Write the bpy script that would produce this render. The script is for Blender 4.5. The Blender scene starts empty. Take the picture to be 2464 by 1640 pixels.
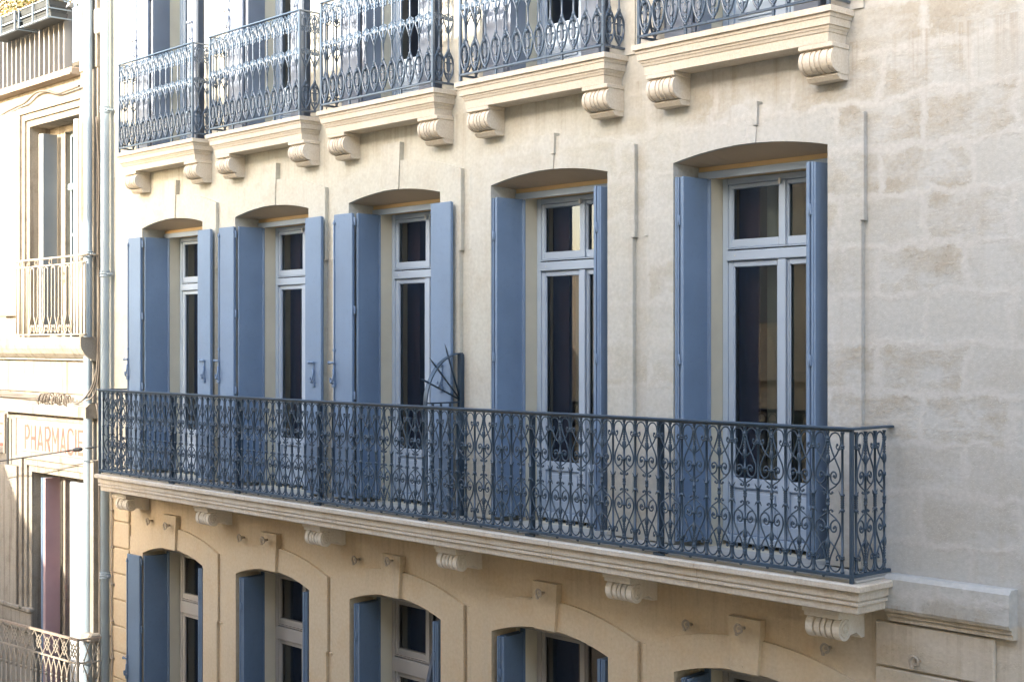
import bpy, math, random
from mathutils import Vector, Matrix
random.seed(7)
S = bpy.context.scene
R = math.radians
# ---------------------------------------------------------------- camera
CAM_D = 7.6
cam = bpy.data.cameras.new('camera'); camo = bpy.data.objects.new('camera', cam)
S.collection.objects.link(camo); S.camera = camo
cam.sensor_width = 36.0; cam.lens = 50.0; cam.clip_end = 500; cam.clip_start = .05
AL = math.atan(3132/3422.2)                       # angle between the view and the facade
camo.location = (0, -CAM_D, 0)
cam.shift_y = 6/2464
camo.rotation_euler = (R(90), 0, R(90)-AL)
# ---------------------------------------------------------------- sky, sun, exposure
SUN_EL, SUN_AZ = R(20), R(.6)                      # sun stands in front of the facade (-Y), a little to +X
w = bpy.data.worlds.new('World'); S.world = w; w.use_nodes = True
nt = w.node_tree; nt.nodes.clear()
sky = nt.nodes.new('ShaderNodeTexSky'); sky.sky_type = 'NISHITA'; sky.sun_disc = False
sky.sun_elevation = SUN_EL; sky.sun_rotation = R(180)-SUN_AZ
sky.air_density = 1.0; sky.dust_density = 3.0; sky.ozone_density = 0.4; sky.altitude = 50
bg = nt.nodes.new('ShaderNodeBackground'); bg.inputs['Strength'].default_value = 0.15
wo = nt.nodes.new('ShaderNodeOutputWorld')
nt.links.new(sky.outputs[0], bg.inputs[0]); nt.links.new(bg.outputs[0], wo.inputs[0])
sl = bpy.data.lights.new('sun', 'SUN'); slo = bpy.data.objects.new('sun', sl); S.collection.objects.link(slo)
sl.energy = 2.0; sl.angle = R(.5); sl.color = (1.0, .90, .76)
sd = Vector((math.sin(SUN_AZ)*math.cos(SUN_EL), -math.cos(SUN_AZ)*math.cos(SUN_EL), math.sin(SUN_EL)))
slo.rotation_euler = sd.to_track_quat('Z', 'Y').to_euler()
slo.location = sd*60
S.view_settings.view_transform = 'Standard'; S.view_settings.look = 'None'
S.view_settings.exposure = 2.68; S.view_settings.gamma = 1.0
S.cycles.max_bounces = 8; S.cycles.diffuse_bounces = 5; S.cycles.glossy_bounces = 3
S.cycles.transparent_max_bounces = 8
S.cycles.caustics_reflective = False; S.cycles.caustics_refractive = False

# ---------------------------------------------------------------- mesh helpers
WL = {}
def V3(*a): return Vector(a)
class MB:
    def __init__(s): s.v = []; s.f = []; s.sm = []
    def face(s, pts, smooth=False):
        n = len(s.v); s.v += [tuple(p) for p in pts]; s.f.append(tuple(range(n, n+len(pts)))); s.sm.append(smooth)
    def box(s, x0, x1, y0, y1, z0, z1, b=0):
        s.obox((x0+x1)/2, (y0+y1)/2, (z0+z1)/2, abs(x1-x0)/2, abs(y1-y0)/2, abs(z1-z0)/2, 0, b)
    def obox(s, cx, cy, cz, hx, hy, hz, ang=0, b=0):
        ca, sa = math.cos(ang), math.sin(ang)
        def P(x, y, z): return (cx+x*ca-y*sa, cy+x*sa+y*ca, cz+z)
        b = min(b, hx*.45, hy*.45, hz*.45)
        n = len(s.v)
        if b <= 0:
            for z in (-hz, hz):
                for x, y in ((-hx, -hy), (hx, -hy), (hx, hy), (-hx, hy)): s.v.append(P(x, y, z))
            for q in ((3,2,1,0),(4,5,6,7),(0,1,5,4),(1,2,6,5),(2,3,7,6),(3,0,4,7)):
                s.f.append(tuple(n+i for i in q)); s.sm.append(False)
            return
        def ring(i, z):
            x, y = hx-i, hy-i; k = b
            return [P(*p, z) for p in ((-x+k, -y), (x-k, -y), (x, -y+k), (x, y-k), (x-k, y), (-x+k, y), (-x, y-k), (-x, -y+k))]
        for zz, i in ((-hz, b), (-hz+b, 0), (hz-b, 0), (hz, b)): s.v += ring(i, zz)
        for r in range(3):
            for k in range(8):
                s.f.append((n+r*8+k, n+r*8+(k+1)%8, n+r*8+8+(k+1)%8, n+r*8+8+k)); s.sm.append(False)
        s.f.append(tuple(n+7-k for k in range(8))); s.sm.append(False)
        s.f.append(tuple(n+24+k for k in range(8))); s.sm.append(False)
    def tube(s, pts, r, n=6, caps=True, flat=1.0):
        pts = [Vector(p) for p in pts]
        if len(pts) < 2: return
        rs = r if isinstance(r, (list, tuple)) else [r]*len(pts)
        base = len(s.v)
        t0 = (pts[1]-pts[0]).normalized()
        up = Vector((0, 1, 0)) if abs(t0.y) < .9 else Vector((1, 0, 0))
        for i, p in enumerate(pts):
            a = pts[max(i-1, 0)]; b = pts[min(i+1, len(pts)-1)]
            t = (b-a)
            t = t.normalized() if t.length > 1e-9 else t0
            up = (up - t*up.dot(t))
            up = up.normalized() if up.length > 1e-6 else t.orthogonal().normalized()
            sd_ = t.cross(up)
            for k in range(n):
                an = 2*math.pi*(k+.5)/n
                s.v.append(tuple(p+up*(math.cos(an)*rs[i]*flat)+sd_*(math.sin(an)*rs[i])))
        for i in range(len(pts)-1):
            for k in range(n):
                s.f.append((base+i*n+k, base+i*n+(k+1)%n, base+(i+1)*n+(k+1)%n, base+(i+1)*n+k)); s.sm.append(n > 4)
        if caps:
            s.f.append(tuple(base+n-1-k for k in range(n))); s.sm.append(False)
            e = base+(len(pts)-1)*n
            s.f.append(tuple(e+k for k in range(n))); s.sm.append(False)
    def lathe(s, cx, cy, prof, n=8, smooth=True):      # profile of (radius, z)
        base = len(s.v)
        for r, z in prof:
            for k in range(n):
                a = 2*math.pi*k/n
                s.v.append((cx+r*math.cos(a), cy+r*math.sin(a), z))
        for i in range(len(prof)-1):
            for k in range(n):
                s.f.append((base+i*n+k, base+i*n+(k+1)%n, base+(i+1)*n+(k+1)%n, base+(i+1)*n+k)); s.sm.append(smooth)
        s.f.append(tuple(base+n-1-k for k in range(n))); s.sm.append(False)
        e = base+(len(prof)-1)*n
        s.f.append(tuple(e+k for k in range(n))); s.sm.append(False)
    def ball(s, c, r, n=6):
        c = Vector(c); prof = [(max(r*math.sin(math.pi*i/4), .0004), c.z-r*math.cos(math.pi*i/4)) for i in range(5)]
        s.lathe(c.x, c.y, prof, n)
    def prism_x(s, poly, x0, x1, b=0):                  # poly of (y,z) swept along x
        n = len(s.v); m = len(poly)
        for x in (x0, x1): s.v += [(x, y, z) for y, z in poly]
        for k in range(m):
            s.f.append((n+k, n+(k+1)%m, n+m+(k+1)%m, n+m+k)); s.sm.append(False)
        s.f.append(tuple(n+k for k in reversed(range(m)))); s.sm.append(False)
        s.f.append(tuple(n+m+k for k in range(m))); s.sm.append(False)
    def prism_y(s, poly, y0, y1):                       # poly of (x,z) counter-clockwise, y0 front
        n = len(s.v); m = len(poly)
        for y in (y0, y1): s.v += [(x, y, z) for x, z in poly]
        for k in range(m):
            s.f.append((n+k, n+m+k, n+m+(k+1)%m, n+(k+1)%m)); s.sm.append(False)
        s.f.append(tuple(n+k for k in range(m))); s.sm.append(False)
        s.f.append(tuple(n+m+k for k in reversed(range(m)))); s.sm.append(False)
def mesh(name, mb, mat):
    me = bpy.data.meshes.new(name); me.from_pydata(mb.v, [], mb.f)
    me.polygons.foreach_set('use_smooth', mb.sm)
    for m in (mat if isinstance(mat, (list, tuple)) else [mat]): me.materials.append(m)
    me.update(); return me
def link(o, parent, loc):
    S.collection.objects.link(o); o.location = loc; WL[o.name] = Vector(loc)
    if parent:
        o.parent = parent; o.matrix_parent_inverse = Matrix.Translation(-WL[parent.name])
    return o
def obj(name, mb, mat, parent=None, fix=True):
    xs = [p[0] for p in mb.v]; ys = [p[1] for p in mb.v]; zs = [p[2] for p in mb.v]
    c = Vector(((min(xs)+max(xs))/2, (min(ys)+max(ys))/2, min(zs)))
    mb.v = [tuple(Vector(p)-c) for p in mb.v]
    me = mesh(name, mb, mat)
    if fix:
        import bmesh
        bm = bmesh.new(); bm.from_mesh(me); bmesh.ops.recalc_face_normals(bm, faces=bm.faces); bm.to_mesh(me); bm.free()
    o = bpy.data.objects.new(name, me)
    return link(o, parent, c)
def inst(o_mesh, name, loc, rz, parent):
    o = bpy.data.objects.new(name, o_mesh); link(o, parent, loc); o.rotation_euler = (0, 0, rz); return o
def tag(o, label=None, cat=None, group=None, kind=None):
    if label: o['label'] = label
    if cat: o['category'] = cat
    if group: o['group'] = group
    if kind: o['kind'] = kind
    return o
def thing(name, label, cat, loc, group=None):
    o = bpy.data.objects.new(name, None); o.empty_display_size = .1; link(o, None, loc); return tag(o, label, cat, group)
def spline(pts, seg=5):
    P = [Vector(p) for p in pts]; out = []
    for i in range(len(P)-1):
        a = P[max(i-1, 0)]; b = P[i]; c = P[i+1]; d = P[min(i+2, len(P)-1)]
        for k in range(seg):
            t = k/seg
            out.append(.5*((2*b)+(c-a)*t+(2*a-5*b+4*c-d)*t*t+(3*b-a-3*c+d)*t**3))
    out.append(P[-1]); return out

# ---------------------------------------------------------------- materials
class NT:
    def __init__(s, name):
        s.m = bpy.data.materials.new(name); s.m.use_nodes = True; s.t = s.m.node_tree; s.t.nodes.clear()
        s.out = s.n('OutputMaterial'); s.geo = s.n('NewGeometry')
    def n(s, ty, **kw):
        nd = s.t.nodes.new('ShaderNode'+ty)
        for k, v in kw.items():
            if k in nd.inputs: nd.inputs[k].default_value = v
            else: setattr(nd, k, v)
        return nd
    def l(s, a, b): s.t.links.new(a, b)
    def noise(s, scale, detail=4, rough=.55, vec=None, sc=None):
        nd = s.n('TexNoise'); nd.inputs['Scale'].default_value = scale; nd.inputs['Detail'].default_value = detail; nd.inputs['Roughness'].default_value = rough
        v = vec or s.geo.outputs['Position']
        if sc:
            mp = s.n('Mapping'); mp.inputs['Scale'].default_value = sc; s.l(v, mp.inputs['Vector']); v = mp.outputs[0]
        s.l(v, nd.inputs['Vector']); return nd.outputs['Fac']
    def ramp(s, fac, stops):
        nd = s.n('ValToRGB'); s.l(fac, nd.inputs[0]); e = nd.color_ramp.elements
        while len(e) < len(stops): e.new(.5)
        for i, (p, c) in enumerate(stops):
            e[i].position = p; e[i].color = (c, c, c, 1) if isinstance(c, (int, float)) else (*c, 1)
        return nd.outputs[0]
    def mix(s, fac, a, b, bt='MIX'):
        nd = s.n('MixRGB'); nd.blend_type = bt
        for i, v in ((0, fac), (1, a), (2, b)):
            if isinstance(v, (int, float)): nd.inputs[i].default_value = v if i == 0 else (v, v, v, 1)
            elif isinstance(v, tuple): nd.inputs[i].default_value = (*v, 1)
            else: s.l(v, nd.inputs[i])
        return nd.outputs[0]
    def math(s, op, a, b=0.0):
        nd = s.n('Math'); nd.operation = op
        for i, v in ((0, a), (1, b)):
            if isinstance(v, (int, float)): nd.inputs[i].default_value = v
            else: s.l(v, nd.inputs[i])
        return nd.outputs[0]
    def mrange(s, v, a, b, c=0., d=1.):
        nd = s.n('MapRange'); s.l(v, nd.inputs[0])
        for i, x in enumerate((a, b, c, d)): nd.inputs[i+1].default_value = x
        return nd.outputs[0]
    def bump(s, h, strength, dist, prev=None):
        nd = s.n('Bump'); nd.inputs['Strength'].default_value = strength; nd.inputs['Distance'].default_value = dist; s.l(h, nd.inputs['Height'])
        if prev: s.l(prev, nd.inputs['Normal'])
        return nd.outputs[0]
    def bsdf(s, col, rough=.8, metal=0., normal=None, spec=.3):
        b = s.n('BsdfPrincipled')
        if isinstance(col, tuple): b.inputs['Base Color'].default_value = (*col, 1)
        else: s.l(col, b.inputs['Base Color'])
        if isinstance(rough, (int, float)): b.inputs['Roughness'].default_value = rough
        else: s.l(rough, b.inputs['Roughness'])
        b.inputs['Metallic'].default_value = metal; b.inputs['Specular IOR Level'].default_value = spec
        if normal: s.l(normal, b.inputs['Normal'])
        s.l(b.outputs[0], s.out.inputs[0]); return b
M = {}
def mk_stone(name, base, dark, light, pit=.5, bumpd=.004, scale=1.0, streak=.35, joints=0):
    m = NT(name)
    big = m.noise(1.3*scale, 5, .6); mid = m.noise(7*scale, 5, .65); fine = m.noise(70*scale, 3, .6)
    c = m.mix(m.ramp(big, [(.35, 0.), (.7, 1.)]), base, light)
    c = m.mix(m.math('MULTIPLY', m.ramp(mid, [(.5, 0.), (.75, 1.)]), .45), c, dark)
    c = m.mix(.25, c, m.ramp(fine, [(.3, .25), (.7, .75)]), 'OVERLAY')
    pits = m.ramp(m.noise(45*scale, 2, .5, sc=(1, 1, 2.2)), [(.28, 0.), (.38, 1.)])
    h = m.mix(.5*pit, m.ramp(fine, [(.2, 0.), (.8, 1.)]), pits)
    n = m.bump(h, .5, bumpd); n = m.bump(mid, .35, bumpd*3, n)
    stv = m.noise(1.0, 4, .6, sc=(11, 11, .6)); c = m.mix(m.math('MULTIPLY', m.ramp(stv, [(.52, 0.), (.72, 1.)]), streak), c, dark)
    if joints:
        sep = m.n('SeparateXYZ'); m.l(m.geo.outputs['Position'], sep.inputs[0])
        fr = m.math('FRACT', m.math('DIVIDE', m.math('ADD', sep.outputs['X'], 40.31), joints)); j = m.math('LESS_THAN', fr, .0045/joints*1.0)
        c = m.mix(m.math('MULTIPLY', j, .6), c, (.16, .12, .085)); h2 = m.math('SUBTRACT', 1.0, j); n = m.bump(h2, .4, .004, n)
    m.bsdf(c, .9, normal=n, spec=.15); return m.m
def mk_main_wall():
    m = NT('facade_render')
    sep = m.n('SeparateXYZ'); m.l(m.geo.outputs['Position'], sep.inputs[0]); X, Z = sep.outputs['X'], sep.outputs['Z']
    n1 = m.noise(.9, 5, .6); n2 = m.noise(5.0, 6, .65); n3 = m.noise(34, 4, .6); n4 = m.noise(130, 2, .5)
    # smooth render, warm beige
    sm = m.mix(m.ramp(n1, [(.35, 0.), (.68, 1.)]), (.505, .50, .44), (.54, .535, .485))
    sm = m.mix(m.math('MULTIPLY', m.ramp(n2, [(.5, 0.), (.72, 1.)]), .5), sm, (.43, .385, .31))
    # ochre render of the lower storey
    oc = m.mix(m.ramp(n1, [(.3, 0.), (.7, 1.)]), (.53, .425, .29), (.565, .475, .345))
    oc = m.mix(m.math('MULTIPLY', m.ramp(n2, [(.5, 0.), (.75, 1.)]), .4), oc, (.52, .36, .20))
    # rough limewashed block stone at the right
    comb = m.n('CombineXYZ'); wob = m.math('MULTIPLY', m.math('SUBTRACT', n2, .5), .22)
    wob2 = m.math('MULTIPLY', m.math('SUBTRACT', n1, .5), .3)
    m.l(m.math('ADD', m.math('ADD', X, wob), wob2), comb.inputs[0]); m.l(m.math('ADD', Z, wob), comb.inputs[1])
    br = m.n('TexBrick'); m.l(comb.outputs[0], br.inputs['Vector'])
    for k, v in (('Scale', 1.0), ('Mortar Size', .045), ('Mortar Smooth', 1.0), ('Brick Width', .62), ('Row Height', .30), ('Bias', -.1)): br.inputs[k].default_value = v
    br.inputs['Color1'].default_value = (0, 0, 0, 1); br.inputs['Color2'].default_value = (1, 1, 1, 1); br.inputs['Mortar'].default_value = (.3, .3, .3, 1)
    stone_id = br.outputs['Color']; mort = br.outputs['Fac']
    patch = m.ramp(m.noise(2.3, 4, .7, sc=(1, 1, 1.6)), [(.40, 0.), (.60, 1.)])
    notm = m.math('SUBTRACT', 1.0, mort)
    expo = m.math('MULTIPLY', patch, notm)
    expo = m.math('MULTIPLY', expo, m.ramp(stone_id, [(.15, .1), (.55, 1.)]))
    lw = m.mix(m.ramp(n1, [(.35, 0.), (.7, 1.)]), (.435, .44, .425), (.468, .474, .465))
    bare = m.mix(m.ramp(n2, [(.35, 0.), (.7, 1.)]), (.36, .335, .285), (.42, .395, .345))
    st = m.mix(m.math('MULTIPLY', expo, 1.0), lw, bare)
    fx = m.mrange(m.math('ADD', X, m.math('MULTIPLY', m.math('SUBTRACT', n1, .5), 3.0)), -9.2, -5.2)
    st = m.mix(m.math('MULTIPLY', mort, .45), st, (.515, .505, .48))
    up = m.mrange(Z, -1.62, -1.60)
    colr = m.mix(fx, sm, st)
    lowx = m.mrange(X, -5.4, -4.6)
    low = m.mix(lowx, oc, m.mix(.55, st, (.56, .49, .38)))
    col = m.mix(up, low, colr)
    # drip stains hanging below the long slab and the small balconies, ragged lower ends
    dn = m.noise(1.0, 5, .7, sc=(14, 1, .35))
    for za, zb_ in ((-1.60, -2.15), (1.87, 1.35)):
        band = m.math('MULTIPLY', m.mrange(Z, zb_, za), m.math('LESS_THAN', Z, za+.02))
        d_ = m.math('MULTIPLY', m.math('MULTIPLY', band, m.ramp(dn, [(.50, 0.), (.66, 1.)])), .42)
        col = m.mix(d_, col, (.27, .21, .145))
    # faint rain streaks and grime
    stv = m.noise(1.0, 4, .6, sc=(9, 9, .5))
    col = m.mix(m.math('MULTIPLY', m.ramp(stv, [(.56, 0.), (.75, 1.)]), .28), col, (.40, .36, .30))
    speck = m.ramp(m.noise(60, 2, .4), [(.70, 0.), (.76, 1.)])
    col = m.mix(m.math('MULTIPLY', m.math('MULTIPLY', speck, expo), .5), col, (.22, .20, .17))
    col = m.mix(.16, col, m.ramp(n3, [(.3, .25), (.7, .75)]), 'OVERLAY')
    pits = m.ramp(m.noise(85, 3, .5), [(.30, 0.), (.42, 1.)])
    rough_amt = m.math('ADD', .10, m.math('MULTIPLY', m.math('MULTIPLY', fx, m.math('ADD', .12, expo)), .9))
    h = m.math('MULTIPLY', m.mix(.6, n3, pits), rough_amt)
    nn = m.bump(h, .8, .007)
    jn = m.math('MULTIPLY', mort, m.ramp(m.noise(3.1, 4, .6), [(.40, .15), (.58, 1.)]))
    nn = m.bump(m.math('MULTIPLY', jn, m.math('MULTIPLY', fx, .9)), .36, .010, nn)
    nn = m.bump(n2, .35, .010, nn); nn = m.bump(n4, .35, .0012, nn)
    m.bsdf(col, .92, normal=nn, spec=.12); return m.m
def mk_paint(name, col, rough=.5, var=.06, bump=.0006, spec=.4, dirt=None):
    m = NT(name)
    a = m.noise(2.2, 4, .6); b = m.noise(26, 4, .6)
    lo = tuple(x*(1-var) for x in col); hi = tuple(min(1, x*(1+var)) for x in col)
    c = m.mix(m.ramp(a, [(.3, 0.), (.7, 1.)]), lo, hi)
    if dirt: c = m.mix(m.math('MULTIPLY', m.ramp(b, [(.56, 0.), (.72, 1.)]), .35), c, dirt)
    n = m.bump(b, .3, bump*3)
    r = m.mrange(a, .3, .7, rough-.06, rough+.08)
    m.bsdf(c, r, normal=n, spec=spec); return m.m
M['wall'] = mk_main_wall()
M['trim'] = mk_stone('cut_limestone', (.54, .485, .405), (.42, .335, .235), (.585, .54, .47), pit=.7, bumpd=.003, streak=.5, joints=1.37)
M['trim_up'] = mk_stone('pale_limestone', (.60, .54, .45), (.52, .45, .36), (.63, .585, .51), pit=.3, bumpd=.0015)
M['slat'] = mk_paint('pale_grey_slat_paint', (.36, .36, .355), .5, .08)
M['corbel'] = mk_stone('bright_limestone', (.68, .63, .545), (.58, .51, .41), (.72, .675, .60), pit=.3, bumpd=.0015)
M['soffit'] = mk_paint('bounce_brown_soffit', (.50, .40, .28), .9, .08)  # brown carries the warm light bounced up under the arches
M['reveal_wall'] = mk_paint('pale_reveal_paint', (.62, .585, .47), .85, .08)
M['shutter_up'] = mk_paint('bounce_grey_shutter_paint', (.235, .275, .35), .5, .05)  # shutter blue paled and greyed, sun bounce put into the colour
M['zinc_floor'] = mk_paint('grey_slab_top', (.42, .41, .38), .75, .12)
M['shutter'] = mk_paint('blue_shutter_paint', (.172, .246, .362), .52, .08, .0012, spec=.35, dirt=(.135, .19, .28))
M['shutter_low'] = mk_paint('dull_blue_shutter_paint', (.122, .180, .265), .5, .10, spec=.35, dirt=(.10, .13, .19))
M['frame'] = mk_paint('pale_blue_grey_frame_paint', (.37, .455, .565), .45, .04, spec=.4)
M['frame_low'] = mk_paint('warm_grey_frame_paint', (.36, .35, .335), .5, .06, spec=.35)
M['iron'] = mk_paint('dark_blue_iron_paint', (.033, .061, .096), .34, .22, .001, spec=.5, dirt=(.055, .075, .10))
M['iron_up'] = mk_paint('grey_blue_iron_paint', (.05, .085, .135), .30, .15, .001, spec=.9)
M['cream_iron'] = mk_paint('cream_iron_paint', (.33, .295, .24), .6, .15, dirt=(.35, .18, .08))
M['reveal'] = mk_paint('bounce_ochre_lintel', (.60, .44, .24), .8, .06)  # ochre tone paints in the warm bounce from sunlit surfaces
M['zinc'] = mk_paint('zinc_pipe', (.27, .34, .40), .42, .10, spec=.5, dirt=(.25, .27, .28))
M['white'] = mk_paint('white_paint', (.62, .62, .60), .5, .05, dirt=(.55, .50, .42))
M['grey_shut'] = mk_paint('grey_shutter_paint', (.22, .25, .27), .55, .06)
M['pink'] = mk_paint('pink_grey_shutter_paint', (.46, .35, .36), .55, .10)
M['cable'] = mk_paint('grey_cable_sheath', (.15, .13, .11), .6, .25)
M['black'] = mk_paint('black_rubber', (.02, .02, .022), .5, .2)
M['clip'] = mk_paint('grey_beige_metal', (.36, .31, .25), .55, .2)
M['plast'] = mk_paint('dark_grey_plastic', (.055, .062, .066), .5, .1)
M['wood'] = mk_paint('weathered_dark_plank', (.07, .085, .11), .7, .25, dirt=(.16, .16, .16))
M['brown'] = mk_paint('brown_wood', (.20, .11, .06), .6, .2)
M['rust'] = mk_paint('rusty_ledge', (.33, .27, .21), .8, .25, dirt=(.24, .07, .035))
M['curt'] = mk_paint('dark_plum_curtain', (.065, .036, .046), .9, .12)
M['curt2'] = mk_paint('grey_green_curtain', (.17, .205, .205), .9, .1)
M['curt3'] = mk_paint('pale_voile_curtain', (.30, .26, .20), .9, .15)
M['red'] = mk_paint('red_curtain', (.30, .02, .03), .85, .2)
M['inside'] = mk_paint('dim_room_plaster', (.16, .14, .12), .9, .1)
M['lbwall'] = mk_stone('old_limestone', (.285, .258, .215), (.12, .095, .07), (.33, .305, .262), pit=.6, bumpd=.006, streak=.75)
M['sign'] = mk_stone('whitewashed_sign_panel', (.30, .268, .235), (.24, .20, .16), (.325, .295, .262), pit=.2, bumpd=.001)
M['letters'] = mk_paint('faded_red_lettering', (.30, .105, .085), .85, .2)
M['facing'] = mk_stone('facing_house_render', (.55, .47, .36), (.42, .35, .26), (.60, .53, .43), pit=.2, bumpd=.002)
M['asphalt'] = mk_stone('pale_limestone_paving', (.19, .155, .115), (.14, .11, .08), (.22, .185, .14), pit=.3)
M['paving'] = mk_stone('paving', (.33, .31, .28), (.24, .22, .2), (.38, .36, .33), pit=.3)
M['tiles'] = mk_stone('roof_tiles', (.40, .20, .12), (.30, .14, .09), (.46, .26, .17), pit=.5)
M['poly'] = mk_paint('yellow_cloth', (.75, .48, .06), .8, .1)
def mk_glass(name='window_glass', add=.02):
    m = NT(name)
    fr = m.n('Fresnel'); fr.inputs['IOR'].default_value = 1.55
    wv = m.noise(1.6, 2, .5); n = m.bump(wv, .06, .02)
    tr = m.n('BsdfTransparent'); tr.inputs[0].default_value = (.72, .76, .75, 1)
    gl = m.n('BsdfGlossy'); gl.inputs['Roughness'].default_value = .015; gl.inputs['Color'].default_value = (.95, .97, 1, 1)
    m.l(n, gl.inputs['Normal'])
    f = m.math('ADD', m.math('MULTIPLY', fr.outputs[0], 1.2), add)
    mx = m.n('MixShader'); m.l(f, mx.inputs[0]); m.l(tr.outputs[0], mx.inputs[1]); m.l(gl.outputs[0], mx.inputs[2])
    m.l(mx.outputs[0], m.out.inputs[0]); return m.m
M['glass'] = mk_glass(add=.05); M['glass_blue'] = mk_glass('reflective_door_glass', .5)
def mk_leaf(name, a, b, c_):
    m = NT(name); oi = m.noise(14, 2, .5); k = m.ramp(oi, [(.3, a), (.5, b), (.7, c_)])
    bs = m.bsdf(k, .7, spec=.2); bs.inputs['Subsurface Weight'].default_value = 0
    return m.m
M['leaf'] = mk_leaf('autumn_leaves', (.07, .10, .03), (.18, .16, .045), (.26, .12, .06))

# ---------------------------------------------------------------- geometry constants (metres; z = 0 is eye level)
CX = [-5.946-1.926*(4-i) for i in range(5)]       # window axes, left (far) to right (near)
HW = .645                                          # half width of the outer openings
HI = .53                                           # half width of the inner opening
ZG = -8.0                                          # street level
XL, XR = -15.20, 9.0                               # ends of the main facade
FL = [dict(zb=-4.75, sp=-2.30, rise=.11, zi=-2.24), dict(zb=-1.43, sp=1.262, rise=.07, zi=1.22), dict(zb=2.085, sp=4.75, rise=.07, zi=4.70)]
T1, T2 = .24, .46

def arc_z(x, c, hw, sp, rise):                     # segmental arch
    t = (x-c)/hw; r = (hw*hw+rise*rise)/(2*rise)
    return sp + math.sqrt(max(r*r-(x-c)**2, 0)) - (r-rise)
SOF = {}
def facade(mb, x0, x1, z0, z1, cols, y=0.0):
    """wall sheet at y with arched openings; cols = [(cx, hw, [(zb, sp, rise), ...])]; adds jambs and soffits"""
    x = x0
    for c, hw, ops in sorted(cols):
        a, b = c-hw, c+hw
        mb.face([(x, y, z0), (a, y, z0), (a, y, z1), (x, y, z1)])
        N = 14; xs = [a+(b-a)*k/N for k in range(N+1)]
        prev = None
        for zb, sp, rise in ops+[(None, None, None)]:
            for k in range(N):
                p, q = xs[k], xs[k+1]
                lo = (z0, z0) if prev is None else (arc_z(p, c, hw, *prev), arc_z(q, c, hw, *prev))
                hi = z1 if zb is None else zb
                mb.face([(p, y, lo[0]), (q, y, lo[1]), (q, y, hi), (p, y, hi)])
            if zb is not None: prev = (sp, rise)
        for zb, sp, rise in ops:
            e = y+T1
            zbk = sp-.012 if rise < .1 else sp+.02
            mb.face([(a, y, zb), (a, e, zb), (a, e, zbk), (a, y, sp)])
            mb.face([(b, y, zb), (b, y, sp), (b, e, zbk), (b, e, zb)])
            mb.face([(a, y, zb), (b, y, zb), (b, e, zb), (a, e, zb)])
            for k in range(N):
                p, q = xs[k], xs[k+1]; zp, zq = arc_z(p, c, hw, sp, rise), arc_z(q, c, hw, sp, rise)
                if rise < .1: SOF.setdefault((c, sp), MB()).face([(p, y, zp), (p, e, zbk), (q, e, zbk), (q, y, zq)])
                else: mb.face([(p, y, zp), (p, e, zbk), (q, e, zbk), (q, y, zq)])
        x = b
    mb.face([(x, y, z0), (x1, y, z0), (x1, y, z1), (x, y, z1)])

# ---------------------------------------------------------------- MAIN BUILDING
apt = thing('apartment_building', 'cream stone apartment building with blue shutters, long iron balcony and five small balconies above', 'building', (-9, 3, ZG))
mb = MB()
facade(mb, XL, XR, ZG, 9.0, [(c, HW, [(f['zb'], f['sp'], f['rise']) for f in FL]) for c in CX])
mb.face([(XL, 0, ZG), (XL, 0, 9), (XL, 6, 9), (XL, 6, ZG)])
mb.face([(XR, 0, ZG), (XR, 6, ZG), (XR, 6, 9), (XR, 0, 9)])
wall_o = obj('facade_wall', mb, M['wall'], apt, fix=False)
for k_, b_ in SOF.items(): obj('arch_soffit', b_, M['soffit'], apt, fix=False)
# inner skin behind each reveal with the smaller inner opening
for c in CX:
    for f in FL:
        zb, sp, zi = f['zb'], f['sp'], f['zi']
        top = sp+.03; hz = zi-.05; y = T1; mb = MB()
        for a, b in ((c-HW-.03, c-HI), (c+HI, c+HW+.03)):
            mb.face([(a, y, zb), (b, y, zb), (b, y, hz), (a, y, hz)])
        mb.face([(c-HI, y, zb), (c-HI, T2, zb), (c-HI, T2, hz), (c-HI, y, hz)])
        mb.face([(c+HI, y, zb), (c+HI, y, hz), (c+HI, T2, hz), (c+HI, T2, zb)])
        mb.face([(c-HI, y, zb), (c+HI, y, zb), (c+HI, T2+.1, zb), (c-HI, T2+.1, zb)])
        obj('inner_reveal', mb, M['reveal_wall'], apt, fix=False)
        mr = MB()
        mr.face([(c-HW-.03, y, hz), (c+HW+.03, y, hz), (c+HW+.03, y, top), (c-HW-.03, y, top)])
        mr.face([(c-HI, y, hz), (c-HI, T2, hz), (c+HI, T2, hz), (c+HI, y, hz)])
        obj('lintel_band', mr, M['reveal'], apt, fix=False)
# rooms behind the glass: floors, back wall and roof
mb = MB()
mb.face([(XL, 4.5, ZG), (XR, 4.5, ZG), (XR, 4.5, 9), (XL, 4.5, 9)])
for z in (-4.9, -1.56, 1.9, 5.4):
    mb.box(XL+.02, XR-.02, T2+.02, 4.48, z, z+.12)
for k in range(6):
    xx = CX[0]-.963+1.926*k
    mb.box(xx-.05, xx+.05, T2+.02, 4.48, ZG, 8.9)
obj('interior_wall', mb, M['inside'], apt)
mb = MB(); mb.box(XL-.05, XR+.2, -.35, 6, 9.0, 9.25, .03); obj('roof', mb, M['tiles'], apt)

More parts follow.
